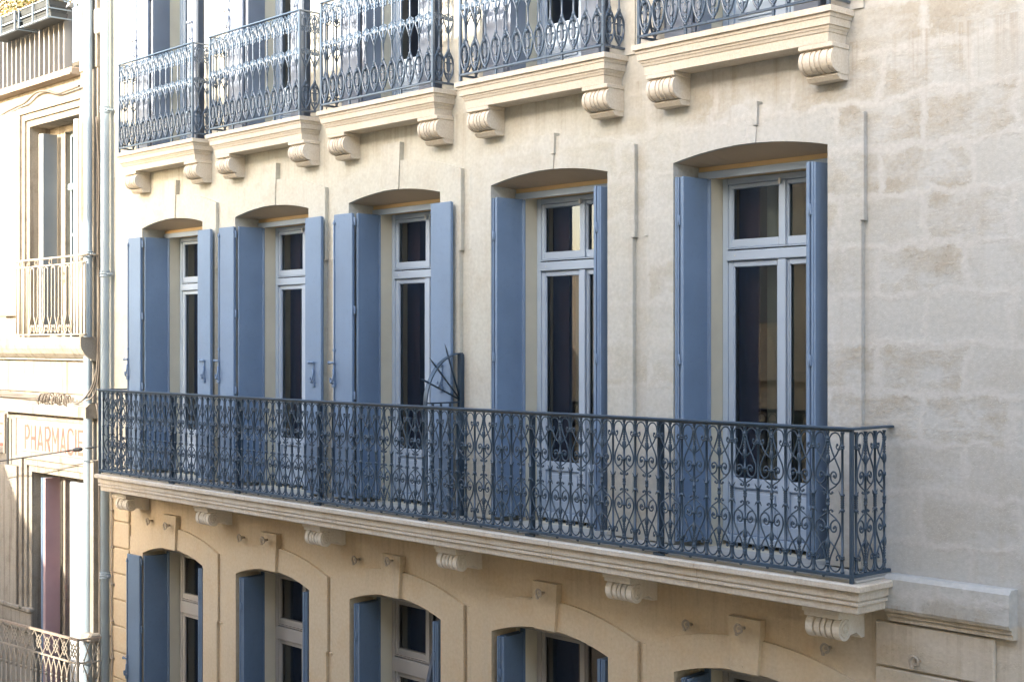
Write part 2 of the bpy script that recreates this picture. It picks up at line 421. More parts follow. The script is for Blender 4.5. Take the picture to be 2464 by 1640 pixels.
def window(c, f, low=False, name='french_window', hiz=None):
    """pale double French window with transom lights, standing at y=.36"""
    Y = .36; zb, sp = f['zb'], f['sp']; hz = f['zi']-.05
    FM = M['frame_low'] if low else M['frame']
    d = sp-1.262 if not low else sp-1.262+.06
    ztr0, ztr1 = (.584+d, .655+d) if not low else (-2.975, -2.845)
    base = zb+.03
    fr = MB()
    hw = HI
    fr.box(c-hw+.002, c-hw+.05, Y, Y+.08, base, hz, .004); fr.box(c+hw-.05, c+hw-.002, Y, Y+.08, base, hz, .004)
    fr.box(c-hw+.05, c+hw-.05, Y, Y+.08, hz-.045, hz-.002, .004)
    fr.box(c-hw+.05, c+hw-.05, Y-.018, Y+.08, ztr0, ztr1, .005)
    fr.box(c-hw+.05, c+hw-.05, Y-.006, Y+.07, ztr1+.012, ztr1+.02, 0)
    fr.box(c-hw+.05, c+hw-.05, Y-.03, Y+.08, base, base+.05, .006)
    w_ = obj(name, fr, FM, apt)
    # shutter stop board in the head of the inner opening
    hb = MB(); hb.box(c-HW+.004, c+HW-.004, T1-.016, T1-.002, hz-.006, hz+.045, .003)
    obj('head_board', hb, FM, w_)
    for q in (-1, 1):
        hb = MB(); xx = c+q*(hw+.026); hb.box(xx-.028, xx+.028, T1-.014, T1+.06 if False else T1-.002, base, hz-.01, .003); obj('hanging_stile', hb, M['shutter_low'] if low else M['shutter'], w_)
    def sash(x0, x1, z0, z1, st, bot, panel=False, top=.04):
        m = MB(); yy = Y+.006; y2 = Y+.06
        m.box(x0, x0+st, yy, y2, z0, z1, .004); m.box(x1-st, x1, yy, y2, z0, z1, .004)
        m.box(x0+st, x1-st, yy, y2, z1-top, z1, .004)
        gb = z0+bot
        m.box(x0+st, x1-st, yy, y2, z0, z0+(bot if not panel else .09), .004)
        if panel:
            m.box(x0+st, x1-st, yy, y2, gb-.07, gb, .004)
            m.box(x0+st, x1-st, yy+.02, y2-.01, z0+.09, gb-.07)
            m.box(x0+st+.03, x1-st-.03, yy+.006, yy+.021, z0+.12, gb-.10, .008)
        # glazing bead
        for q in ((x0+st, x0+st+.008, gb, z1-top), (x1-st-.008, x1-st, gb, z1-top)): m.box(q[0], q[1], yy+.008, yy+.02, q[2], q[3])
        o = obj('sash', m, FM, w_)
        g = MB(); yg = yy+.028
        g.face([(x0+st, yg, gb), (x1-st, yg, gb), (x1-st, yg, z1-top), (x0+st, yg, z1-top)])
        pn = obj('pane', g, M['glass'], w_, fix=False)
        return o
    for sgn in (-1, 1):
        a, b = (c-hw+.052, c-.004) if sgn < 0 else (c+.004, c+hw-.052)
        sash(a, b, ztr1+.022, hz-.048, .032 if True else 0, .058, top=.03)
        sash(a, b, base+.052, ztr0-.004, .045, .40, True, top=.04)
    mm = MB(); mm.box(c-.035, c+.035, Y-.014, Y+.005, base+.052, ztr0-.004, .006)
    mm.box(c-.028, c+.028, Y-.008, Y+.005, ztr1+.022, hz-.048, .005)
    obj('meeting_stile', mm, FM, w_)
    if not low:
        k = MB(); k.box(c-.02, c+.0, Y-.03, Y-.014, hz-.075, hz-.035, .003)
        k.lathe(c-.4, Y-.02, [(.004, (ztr0+ztr1)/2-.004), (.004, (ztr0+ztr1)/2+.004)], 6)
        obj('catch', k, M['white'], w_)
    return w_
def leaf_box(m, p, q, z0, z1, th=.032, side=1):
    """board leaf between plan points p and q; a second, narrower layer gives the rebated edge"""
    p = Vector((*p, 0)); q = Vector((*q, 0)); t = (q-p); L = t.length; t.normalize(); n = Vector((-t.y, t.x, 0))*side
    ang = math.atan2(t.y, t.x); c = (p+q)/2
    c1 = c+n*(th*.30); c2 = c-n*(th*.22)
    m.obox(c1.x, c1.y, (z0+z1)/2, L/2, th*.28, (z1-z0)/2, ang, .003)
    m.obox(c2.x, c2.y, (z0+z1)/2, L/2-.006, th*.25, (z1-z0)/2-.003, ang, .002)
def hinges(parent, x, y, z0, z1, mat, fr=(.12, .5, .88)):
    for t in fr:
        z = z0+(z1-z0)*t
        h = MB(); h.box(x-.013, x+.013, y-.006, y+.004, z-.035, z+.035, .002); h.tube([(x, y-.006, z-.04), (x, y-.006, z+.04)], .005, 6)
        obj('hinge', h, mat, parent)
def latch(parent, x, y, z, mat):
    h = MB()
    h.box(x-.010, x+.010, y-.014, y, z-.08, z+.09, .003)
    h.tube([(x-.060, y-.02, z+.09), (x+.024, y-.02, z+.09)], .010, 6); h.ball((x-.058, y-.02, z+.09), .017)
    h.tube(spline([(x, y-.016, z+.03), (x+.030, y-.034, z-.01), (x+.024, y-.040, z-.06), (x-.004, y-.034, z-.09), (x-.024, y-.030, z-.07), (x-.022, y-.030, z-.045)]), .0085, 6)
    h.box(x-.020, x+.020, y-.022, y, z-.135, z-.085, .005)
    obj('latch', h, mat, parent)
def stay(parent, x, y, z0, z1, mat):
    h = MB()
    for z in (z0+.07, (z0+z1)/2+.05, z1-.08):
        h.box(x-.012, x+.016, y-.018, y+.012, z-.012, z+.012, .003)
    h.tube([(x, y-.008, z0+.05), (x, y-.008, z1-.05)], .0065, 6)
    obj('bolt_rod', h, mat, parent)
def shutters(c, z0, z1, left, right, mat, hw=HI, lt=0.0, rt=0.0, lw=.263, rw=.28):
    hx = .575
    if left == 'flat':
        m = MB(); near = (c-hx+lt, -.035); leaf_box(m, near, (c-hx, .30), z0, z1, side=-1)
        s = obj('shutter', m, mat, apt)
        m = MB(); a = (c-hx+lt-.012, -.060); b = (c-hx+lt-.012-lw, -.072); leaf_box(m, b, a, z0, z1, side=-1)
        fl = obj('folded_leaf', m, mat, s)
        hinges(s, c-hx+lt-.006, -.055, z0, z1, mat, (.02, .36, .66, .97))
        stay(s, b[0]+.012, -.088, z0, z1, mat)
        latch(s, b[0]+.012, -.09, z0+1.12, mat)
    elif left == 'fold':
        m = MB(); leaf_box(m, (c-hx+lt, -.03), (c-hx, .30), z0, z1, side=-1); s = obj('shutter', m, mat, apt)
        m = MB(); leaf_box(m, (c-hx+lt-.045, -.028), (c-hx-.042, .29), z0, z1, side=1); obj('folded_leaf', m, mat, s)
        hinges(s, c-hx+lt-.022, -.030, z0, z1, mat)
    if right == 'flat':
        m = MB(); leaf_box(m, (c+hx+.01+rt, -.035), (c+hx, .30), z0, z1, side=1); s = obj('shutter', m, mat, apt)
        m = MB(); a = (c+hx+.02+rt, -.062); b = (c+hx+.02+rw+rt, -.080); leaf_box(m, a, b, z0, z1, side=-1); obj('folded_leaf', m, mat, s)
        hinges(s, c+hx+.012+rt, -.045, z0, z1, mat, (.05, .95))
        latch(s, (a[0]+b[0])/2+.02, -.09, z0+1.12, mat)
    elif right == 'fold':
        m = MB(); leaf_box(m, (c+hx+rt-.055, -.03), (c+hx, .30), z0, z1, side=1); s = obj('shutter', m, mat, apt)
        m = MB(); leaf_box(m, (c+hx+rt-.102, -.030), (c+hx-.045, .29), z0, z1, side=-1); obj('folded_leaf', m, mat, s)
        hinges(s, c+hx+rt-.078, -.032, z0, z1, mat)
for i, c in enumerate(CX):
    f0, f1, f2 = FL
    window(c, f1); window(c, f0, low=True); window(c, f2)
    if i < 3: shutters(c, -1.385, 1.165, 'flat', 'flat', M['shutter'], lt=(-.02, -.02, .05)[i], rt=(.03, .06, -.02)[i])
    else: shutters(c, -1.385, 1.165, 'fold', 'fold', M['shutter'], lt=(-.02, .0)[i-3], rt=(.03, .01)[i-3])
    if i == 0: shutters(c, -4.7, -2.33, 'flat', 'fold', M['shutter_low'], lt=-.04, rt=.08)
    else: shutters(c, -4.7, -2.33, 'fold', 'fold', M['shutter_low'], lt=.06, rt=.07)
    shutters(c, 2.12, 4.63, 'flat', 'flat', M['shutter_up'], rt=-.18, lt=.14, lw=.235, rw=.20)

# window surrounds and keystones
def surround(c, hw, sp, rise, sw, zc, zpk, zbot, proud, stub=True, joint=None, jag=False):
    """flat raised band round an arched opening, arched on top"""
    m = MB(); N = 16; outw = hw+sw
    e = .0015
    out = []; inn = []
    for k in range(N+1):
        x = c-hw+2*hw*k/N
        z = arc_z(x, c, hw, sp, rise)
        inn.append((x, z))
    for k in range(N+1):
        x = c-outw+2*outw*k/N
        out.append((x, arc_z(x, c, outw, zc, zpk-zc)))
    y0 = -proud
    def q(a, b, d, e_): m.face([(p[0], y0, p[1]) for p in (a, b, d, e_)])
    for k in range(N): q(inn[k], inn[k+1], out[k+1], out[k])
    for sg in (-1, 1):
        xi, xo = c+sg*hw, c+sg*outw
        m.face([(xi, y0, zbot), (xo, y0, zbot), (xo, y0, zc), (xi, y0, sp)][::sg])
        m.face([(xo, y0, zbot), (xo, 0, zbot), (xo, 0, zc), (xo, y0, zc)])
        m.face([(xi, y0, zbot), (xi, 0, zbot), (xi, 0, sp), (xi, y0, sp)])
        m.face([(xi, y0, zbot), (xo, y0, zbot), (xo, 0, zbot), (xi, 0, zbot)])
    for k in range(N):
        a, b = out[k], out[k+1]; m.face([(a[0], y0, a[1]), (b[0], y0, b[1]), (b[0], 0, b[1]), (a[0], 0, a[1])])
        a, b = inn[k], inn[k+1]; m.face([(a[0], y0, a[1]), (b[0], y0, b[1]), (b[0], 0, b[1]), (a[0], 0, a[1])])
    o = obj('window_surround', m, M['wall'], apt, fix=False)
    return o
def keystone(c, zt, zb, wt, wb, proud, mat):
    m = MB()
    m.prism_y([(c-wb, zb), (c+wb, zb), (c+wt, zt), (c-wt, zt)], -proud, 0)
    return obj('keystone', m, mat, apt)
for i, c in enumerate(CX):
    # main storey: shallow raised band, keystone crisp at the left three, worn away on the right two
    surround(c, HW, 1.262, .07, .25, 1.44, 1.58, -1.40, .036)
    for sg in (-1, 1):                            # upper part of the band is a little wider, ending at z .78
        xo = c+sg*(HW+.25); m = MB(); p, q = sorted((xo-sg*.010, xo+sg*.018))
        m.box(p, q, -.0372, -.0005, .775, 1.438, .002); m.box(p, q+.004, -.044, -.0005, .765, .7745, .001)
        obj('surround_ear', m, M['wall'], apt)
    if i < 3: keystone(c-.02, 1.735, 1.331, .135, .112, .048, M['wall'])
    else: keystone(c-.02, 1.60, 1.331, .118, .100, .046, M['wall']); keystone(c+.083, 1.602, 1.445, .022, .016, .058, M['wall'])
    # lower storey: bold bands
    surround(c, HW, -2.30, .11, .27, -2.14, -1.965, -4.7, .030)
    for sg in (-1, 1):
        xo = c+sg*(HW+.27); m = MB(); p, q = sorted((xo-sg*.014, xo+sg*.022))
        m.box(p, q, -.032, -.0005, -2.82, -2.142, .002); m.box(p, q+.006, -.042, -.0005, -2.835, -2.821, .001)
        obj('surround_ear', m, M['wall'], apt)
    keystone(c-.005, -1.83, -2.194, .138, .112, .058, M['wall'])
    surround(c, HW, 4.75, .07, .25, 4.93, 5.05, 2.09, .014)
# long balcony slab with moulded front
def slab(x0, x1, prof, mat, name):
    """moulded slab: prof list of (projection beyond wall, z) from top to bottom, mitred at both ends"""
    m = MB(); n = len(prof); D = prof[0][0]
    rows = []
    for p, z in prof:
        e = D-p
        rows.append([(x0+e, 0, z), (x0+e, -p, z), (x1-e, -p, z), (x1-e, 0, z)])
    for a, b in zip(rows, rows[1:]):
        for k in range(3): m.face([a[k], b[k], b[k+1], a[k+1]])
    m.face(rows[0]); m.face(rows[-1][::-1])
    return obj(name, m, mat, apt)
SX0, SX1 = -14.60, -4.80
Ds = .445
bal = slab(SX0, SX1, [(Ds-.012, -1.428), (Ds, -1.436), (Ds, -1.466), (Ds-.006, -1.472), (Ds-.03, -1.472), (Ds-.03, -1.524), (Ds-.045, -1.528), (Ds-.045, -1.534), (Ds-.034, -1.538), (Ds-.034, -1.556), (Ds-.05, -1.562), (Ds-.052, -1.605), (Ds-.06, -1.612)], M['trim'], 'balcony_slab')
m = MB(); m.box(SX0+.05, SX1-.05, -.385, -.002, -1.427, -1.412, .004); obj('floor_screed', m, M['zinc_floor'], bal)
def scroll_corbel(xa, xb, D, zt, mat, parent):
    m = MB(); r = .066; z1 = zt-.072; cy, cz = -D+.018+r, z1-r*1.02
    m.box(xa-.012, xb+.012, -D, -.001, zt-.044, zt-.001, .003)
    m.box(xa-.002, xb+.002, -D+.010, -.001, z1, zt-.0445, .003)
    o = obj('corbel', m, mat, parent)
    w_ = xb-xa; segs = [(0, .20, 0), (.20, .26, .016), (.26, .40, .004), (.40, .45, .018), (.45, .55, .002), (.55, .60, .018), (.60, .74, .004), (.74, .80, .016), (.80, 1, 0)]
    b_ = MB()
    for a, b, ins in segs:
        rr = r-ins; pr = [(-.001, z1)]
        for k in range(15):
            an = R(95)+R(230)*k/14
            pr.append((cy+rr*math.cos(an), cz+rr*1.08*math.sin(an)))
        pr += [(cy+r*.95, cz-r*.62), (cy+r*1.8, cz-r*.50), (-.045, cz-r*.95), (-.045, cz-r*1.1), (-.001, cz-r*1.1)]
        b_.prism_x(pr, xa+w_*a, xa+w_*b)
    obj('scroll', b_, mat, o)
    for X_, sg in ((xa, -1), (xb, 1)):
        v = MB(); v.tube([(X_+sg*.002, cy+math.cos(t_)*r*.86*(1-k/34), cz+math.sin(t_)*r*.92*(1-k/34)) for k, t_ in enumerate([R(60)+j*.42 for j in range(28)])], .007, 6)
        obj('volute', v, mat, o)
for xa in (-14.45, -12.73, -10.79, -8.91, -7.02, -5.30):
    scroll_corbel(xa, xa+.25, .295, -1.612, M['corbel'], bal)
# string course and rusticated pier at the right, quoin strip at the left
m = MB(); m.prism_x([(0, -1.40), (-.07, -1.40), (-.095, -1.425), (-.10, -1.60), (-.09, -1.622), (-.066, -1.63), (-.066, -1.652), (-.05, -1.66), (-.05, -1.685), (0, -1.69)], -4.853, -4.035)
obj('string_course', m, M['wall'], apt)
def rustic(x0, x1, zt, zb, step, proud):
    z = zt
    while z > zb:
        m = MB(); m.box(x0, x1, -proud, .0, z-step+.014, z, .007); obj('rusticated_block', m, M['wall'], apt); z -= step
rustic(-4.955, -4.165, -1.70, -4.6, .285, .030)
rustic(-15.02, -14.62, -1.72, -4.6, .295, .030)

# ---- ironwork of the long balcony
PITCH = .2095; H = .855; ZB0 = -1.375
def scroll_half(m, sx, t2z, pit):
    P = lambda x, t: (sx*x, 0, t2z(t))
    # outer heart line rolling into the big volute
    pts = [P(.010, .945), P(.014, .91), P(.034, .845), P(.062, .78), P(.082, .73), P(.088, .69), P(.082, .652), P(.062, .628), P(.040, .632), P(.022, .655), P(.020, .690), P(.034, .712), P(.053, .708), P(.060, .688), P(.052, .670), P(.043, .678)]
    m.tube(spline(pts, 4), .0056, 6)
    m.ball(P(.043, .683), .0095)
    # diagonal down to the bar with a small outward curl
    m.tube(spline([P(.080, .650), P(.060, .620), P(.034, .598), P(.014, .583), P(.010, .568), P(.020, .556), P(.032, .562)], 4), .0048, 6)
    m.ball(P(.031, .566), .0088)
    # tendril bridging to the bar
    m.tube([P(.0, .686), P(.022, .686)], .0065, 6)
def petal_half(m, sx, t2z, pit):
    P = lambda x, t: (sx*x, 0, t2z(t)); h = pit/2
    m.tube(spline([P(h, .772), P(h-.03, .795), P(h-.062, .835), P(.022, .885), P(.012, .912), P(.012, .935), P(.022, .972), P(.046, .990), P(.072, .983), P(h-.016, .958), P(h-.010, .938)], 4), .0054, 6)
    m.tube(spline([P(.008, .884), P(.020, .872), P(.036, .876), P(.044, .893), P(.036, .905)], 4), .0044, 6)
    m.ball(P(.037, .905), .0092)
def lathe_list(m, items, H):
    m.lathe(0, 0, [(r, t*H) for t, r in items], 8)
def build_scroll_baluster(pit, H, sides=(-1, 1)):
    m = MB()
    half = [(.0, .011), (.012, .011), (.02, .0075), (.035, .0085), (.045, .0085)]
    prof = [(0, .012), (.012, .012), (.016, .008), (.04, .0085)]
    prof += [(.048, .014), (.056, .014), (.057, .010), (.062, .010), (.063, .014), (.071, .014), (.074, .009)]
    for k in range(4): prof += [(.09+k*.019, .0065), (.098+k*.019, .0115), (.106+k*.019, .0065)]
    prof += [(.168, .008), (.178, .013), (.20, .0145), (.225, .012), (.235, .008), (.25, .007), (.30, .0072), (.303, .012), (.325, .012), (.328, .0072), (.42, .0072)]
    prof += [(.470, .0072), (.474, .0115), (.486, .0115), (.488, .009), (.5, .013)]
    full = prof + [(1-t, r) for t, r in reversed(prof[:-1])]
    lathe_list(m, full, H)
    for s in sides:
        scroll_half(m, s, lambda t: t*H, pit); scroll_half(m, s, lambda t: (1-t)*H, pit)
    return m
def build_collar_baluster(pit, H, sides=(-1, 1)):
    m = MB()
    prof = [(0, .013), (.015, .013), (.02, .009), (.085, .0085), (.098, .009), (.099, .0135), (.107, .0135), (.108, .010), (.113, .010), (.114, .0135), (.122, .0135), (.124, .0078), (.43, .0078)]
    mid = [(.44, .016), (.447, .017), (.452, .011)]
    for k in range(5): mid += [(.462+k*.015, .0095), (.468+k*.015, .0125)]
    mid += [(.545, .011), (.55, .017), (.557, .016), (.565, .0078)]
    full = prof+mid+[(1-t, r) for t, r in reversed(prof[:-1])]
    lathe_list(m, full, H)
    for s in sides:
        petal_half(m, s, lambda t: t*H, pit); petal_half(m, s, lambda t: (1-t)*H, pit)
        # flared leaf tips of the sleeve
        for zt, dz in ((.552, .022), (.447, -.022)):
            m.tube([(s*.012, 0, zt*H), (s*.020, 0, (zt+dz*.7)*H), (s*.027, 0, (zt+dz*1.3)*H)], [.005, .004, .0015], 5)
    return m
RY = -.405; RXL, RXR = -14.56, -4.872
m = MB()
m.box(RXL-.03, RXR+.035, RY-.026, RY+.026, -.514, -.499, .004)         # handrail, three sides
m.box(RXR-.02, RXR+.035, RY+.026, -.002, -.514, -.499, .004); m.box(RXL-.03, RXL+.02, RY+.026, -.002, -.514, -.499, .004)
rail = obj('balcony_railing', m, M['iron'], apt)
m = MB(); m.box(RXL-.012, RXR+.012, RY-.012, RY+.012, ZB0-.022, ZB0, .003)
m.box(RXR-.012, RXR+.012, RY+.012, -.002, ZB0-.022, ZB0, .003); m.box(RXL-.012, RXL+.012, RY+.012, -.002, ZB0-.022, ZB0, .003)
for k in range(46): m.ball((RXR-.2-k*.2095, RY, ZB0-.024), .012)
obj('bottom_rail', m, M['iron'], rail)
m = MB(); m.box(RXL, RXR, RY-.009, RY+.009, -.527, -.515, 0); obj('upper_rail', m, M['iron'], rail)
HB = (-.527)-ZB0
A_me = mesh('scroll_baluster', build_scroll_baluster(PITCH, HB), M['iron'])
B_me = mesh('collar_baluster', build_collar_baluster(PITCH, HB), M['iron'])
Bh_me = mesh('collar_baluster', build_collar_baluster(PITCH, HB, (1,)), M['iron']); Ah_me = mesh('scroll_baluster', build_scroll_baluster(PITCH, HB, (-1,)), M['iron']); Bl_me = mesh('collar_baluster', build_collar_baluster(PITCH, HB, (-1,)), M['iron'])
x = -5.040; k = 0
while x > RXL+.12:
    inst(A_me, 'scroll_baluster', (x, RY, ZB0), 0, rail)
    if x-PITCH/2 > RXL+.06: inst(B_me, 'collar_baluster', (x-PITCH/2, RY, ZB0), 0, rail)
    x -= PITCH
pit2 = .200
for X in (RXR, RXL):
    inst(Bh_me, 'collar_baluster', (X, RY+.045, ZB0), R(90), rail)
    inst(A_me, 'scroll_baluster', (X, RY+.145, ZB0), R(90), rail)
    inst(B_me, 'collar_baluster', (X, RY+.245, ZB0), R(90), rail)
    inst(Ah_me, 'scroll_baluster', (X, RY+.345, ZB0), R(90), rail)
for X, yy, zz in ((RXR, RY, -1.43), (RXL, RY, -1.43)):
    m = MB(); m.box(X-.011, X+.011, yy-.011, yy+.011, zz, -.514, .002); obj('post', m, M['iron'], rail)
inst(Bl_me, 'collar_baluster', (-4.937, RY, ZB0), 0, rail)
for X in (-13.0, -11.75, -10.42, -8.945, -7.68, -6.41):
    m = MB(); m.box(X-.012, X+.012, RY+.014, RY+.062, -1.428, -.516, .003); m.box(X-.05, X+.05, RY+.005, RY+.085, -1.427, -1.408, .004)
    obj('stay', m, M['iron'], rail)

# ---- small upper balconies
def bulge_corbel(c, w, zt, mat, parent):
    hw = w/2; m = MB(); m.box(c-hw-.006, c+hw+.006, -.186, -.001, zt-.030, zt-.0005, .003); o = obj('corbel', m, mat, parent)
    segs = [(0, .10, 0), (.10, .15, .007), (.15, .33, 0), (.33, .38, .007), (.38, .47, 0), (.47, .53, .008), (.53, .62, 0), (.62, .67, .007), (.67, .85, 0), (.85, .90, .007), (.90, 1, 0)]
    b_ = MB(); cy, cz, r = -.108, zt-.100, .084
    for a, b, ins in segs:
        pr = [(-.001, zt-.0305), (-.16+ins, zt-.0305)]
        for k in range(13):
            an = R(128)+R(150)*k/12; pr.append((cy+(r-ins)*math.cos(an), cz+(r-ins)*.96*math.sin(an)))
        pr += [(-.098, zt-.186), (-.001, zt-.186)]
        b_.prism_x(pr, c-hw+w*a, c-hw+w*b)
    obj('scroll', b_, mat, o)
    f_ = MB(); f_.prism_x([(-.001, zt-.1865), (-.112, zt-.1865), (-.112, zt-.196), (-.088, zt-.222), (-.001, zt-.222)], c-hw+.004, c+hw-.004); obj('foot', f_, mat, o)

def build_oval_baluster(pit, H):
    m = MB(); h = pit/2
    prof = [(0, .011), (.018, .011), (.026, .006), (.26, .0055), (.275, .007), (.285, .013), (.30, .015), (.312, .010), (.318, .0075), (.50, .0085), (.505, .012), (.52, .012), (.525, .008), (.60, .008)]
    for k in range(10): prof += [(.632+k*.0165, .0062), (.640+k*.0165, .0100)]
    prof += [(.80, .0065), (.87, .0055), (.93, .006), (.94, .011), (.955, .011), (.96, .006), (1, .006)]
    lathe_list(m, prof, H)
    for s in (-1, 1):
        P = lambda x, t, y=0: (s*x, y, t*H)
        m.tube(spline([P(.004, .02), P(.030, .06), P(.048, .12), P(.052, .165), P(.042, .22), P(.022, .262), P(.008, .285)], 4), .0088, 6)     # oval ring
        m.tube(spline([P(.004, .10), P(.012, .13), P(.014, .17), P(.026, .185), P(.034, .175)], 3), [.008]*4+[.007]*4+[.005]*4+[.003], 5)          # leaf
        m.tube(spline([P(.004, .17), P(.012, .20), P(.016, .225), P(.028, .232)], 3), .0058, 5)
        m.tube(spline([P(.003, .05), P(.008, .075), P(.018, .085), P(.024, .075)], 3), .0055, 5)
        for (a, t, r) in ((.018, .255, .011), (.022, .238, .009), (.012, .272, .009)): m.ball(P(a, t), r)
        m.ball(P(.0, .245, s*.012), .013)
        m.tube(spline([P(.007, .455), P(.014, .475), P(.030, .515), P(.045, .550), P(.050, .575), P(.044, .595), P(.028, .598), P(.020, .585), P(.026, .573), P(.034, .578)], 4), .0064, 6)   # funnel heart
        m.ball(P(.032, .582), .0085)
        m.tube(spline([P(.006, .565), P(.014, .59), P(.026, .612), P(.040, .620), P(.044, .608), P(.037, .603)], 4), .0056, 6)
        m.tube(spline([P(.006, .595), P(.010, .622), P(.020, .632), P(.026, .622)], 3), .004, 5)
        # upper curls and interlaced hoops reaching the neighbours
        m.tube(spline([P(.006, .800), P(.018, .815), P(.030, .832), P(.040, .828), P(.040, .812), P(.032, .812)], 4), .0054, 6)
        m.tube(spline([P(.004, .83), P(.020, .852), P(.034, .862), P(.040, .85), P(.033, .843)], 4), .0056, 6)
        m.tube(spline([P(.0, .992), P(.028, .975), P(.046, .935), P(.052, .895), P(.046, .855), P(.034, .835)], 4), .0056, 6)
        m.tube(spline([P(.006, .975), P(.018, .945), P(.024, .91), P(.018, .875), P(.006, .85)], 4), .0050, 6)
        m.tube(spline([P(h, .995), P(h-.026, .955), P(.018, .90), P(.006, .86)], 4), .0038, 6)
    return m
HU = 3.040-2.148
U_me = mesh('oval_baluster', build_oval_baluster(.1222, HU), M['iron_up'])
UY = -.232
for i, c in enumerate(CX):
    sb = slab(c-.81-.035, c+.81+.01, [(.252, 2.085), (.252, 2.048), (.236, 2.046), (.232, 2.023), (.226, 2.021), (.222, 1.976), (.212, 1.974), (.208, 1.958), (.203, 1.956), (.196, 1.937), (.190, 1.935), (.186, 1.874)], M['trim_up'], 'small_balcony_slab')
    for s in (-.64, .655): bulge_corbel(c+s, .245, 1.874, M['trim_up'], sb)
    x0, x1 = c-.79, c+.79
    m = MB(); m.box(x0-.014, x1+.014, UY-.018, UY+.018, 3.048, 3.062, .003)
    for X in (x0, x1): m.box(X-.014, X+.014, UY+.018, -.002, 3.048, 3.062, .003)
    r_ = obj('small_balcony_railing', m, M['iron_up'], apt)
    m = MB(); m.box(x0-.012, x1+.012, UY-.011, UY+.011, 2.130, 2.148, .003)
    for X in (x0, x1): m.box(X-.011, X+.011, UY+.011, -.002, 2.130, 2.148, .003)
    for k in (3, 9): m.box(x0+.06+k*.1222-.008, x0+.06+k*.1222+.008, UY-.008, UY+.008, 2.086, 2.13)
    obj('bottom_rail', m, M['iron_up'], r_)
    for X in (x0, x1):
        m = MB(); m.box(X-.011, X+.011, UY-.011, UY+.011, 2.086, 3.048, .002); obj('post', m, M['iron_up'], r_)
    for k in range(13): inst(U_me, 'oval_baluster', (c-.733+k*.1222, UY, 2.148), 0, r_)
    for X in (x0, x1):
        for yy in (.065, .165): inst(U_me, 'oval_baluster', (X, UY+yy, 2.148), R(90), r_)

# curtains inside the main and lower windows
def curtain(x0, x1, y, z0, z1, mat, label, grp=None):
    m = MB(); n = int((x1-x0)/.018); pts = []
    for k in range(n+1):
        x = x0+(x1-x0)*k/n; pts.append((x, y+.010*math.sin(k*.45)+.006*math.sin(k*.17)))
    for a, b in zip(pts, pts[1:]): m.face([(a[0], a[1], z0), (b[0], b[1], z0), (b[0], b[1], z1), (a[0], a[1], z1)], True)
    return tag(obj('curtain', m, mat, None, fix=False), label, 'curtain', grp)
ords = ['leftmost', 'second from the left', 'middle', 'second from the right', 'rightmost']
for i, c in enumerate(CX):
    curtain(c-.50, c-.31, .52, -1.36, 1.14, M['curt'], 'dark plum curtain hanging behind the left glass of the %s main-floor window' % ords[i])
    curtain(c-.30, c+.04, .58, -1.36, 1.14, M['curt2'], 'grey-green curtain hanging beside the plum one in the %s main-floor window' % ords[i])
    curtain(c+.10, c+.48, .54, -1.36, 1.14, M['curt2'], 'grey curtain behind the right glass of the %s main-floor window' % ords[i])
    if i < 4: curtain(c-.50, c+.45, .56, -4.6, -2.32, M['curt'], 'dark curtain inside the %s window below the long balcony' % ords[i])

# spiked quarter-circle divider on the long balcony
sp = thing('spiked_divider', 'dark iron quarter-circle balcony divider with three pointed spikes beside the middle window', 'iron guard', (-8.90, -.2, -1.41))
X = -8.90
m = MB(); m.box(X-.022, X+.022, -.045, -.004, -1.41, -.085, .003); obj('upright', m, M['iron'], sp)
m = MB(); pts = []
for k in range(21):
    a = math.pi/2*k/20; pts.append((X, -.02-.375*math.sin(a), -.50+.415*math.cos(a)))
for a, b in zip(pts, pts[1:]):
    n1 = (-.0)
for w_ in (-.020, .020):
    pass
arcm = MB()
for k in range(20):
    a, b = pts[k], pts[k+1]
    for s, t_ in ((1, 0),):
        def off(p, kk, r): 
            an = math.pi/2*kk/20; return (p[1]-r*math.sin(an), p[2]+r*math.cos(an))
        ai, ao, bi, bo = off(a, k, 0), off(a, k, .010), off(b, k+1, 0), off(b, k+1, .010)
        for q in ([ai, bi, bo, ao],):
            arcm.face([(X-.022, *p) for p in q]); arcm.face([(X+.022, *p) for p in q[::-1]])
        arcm.face([(X-.022, *ao), (X+.022, *ao), (X+.022, *bo), (X-.022, *bo)]); arcm.face([(X-.022, *ai), (X-.022, *bi), (X+.022, *bi), (X+.022, *ai)])
arcm.box(X-.022, X+.022, -.405, -.393, -1.41, -.50)
obj('curved_bar', arcm, M['iron'], sp)
for y, z in ((-.197, .0), (-.358, -.114), (-.465, -.273)):
    m = MB(); a = Vector((X, -.03, -.462)); b = Vector((X, y, z)); d = (b-a)
    m.tube([a, a+d*.88, b], [.0075, .0075, .001], 6); obj('spike', m, M['iron'], sp)
m = MB(); m.box(X-.008, X+.008, -.395, -.045, -.487, -.475, .002); obj('crossbar', m, M['iron'], sp)
for y in (-.14, -.235, -.32):
    m = MB(); m.box(X-.007, X+.007, y-.007, y+.007, -1.41, -.488); obj('bar', m, M['iron'], sp)

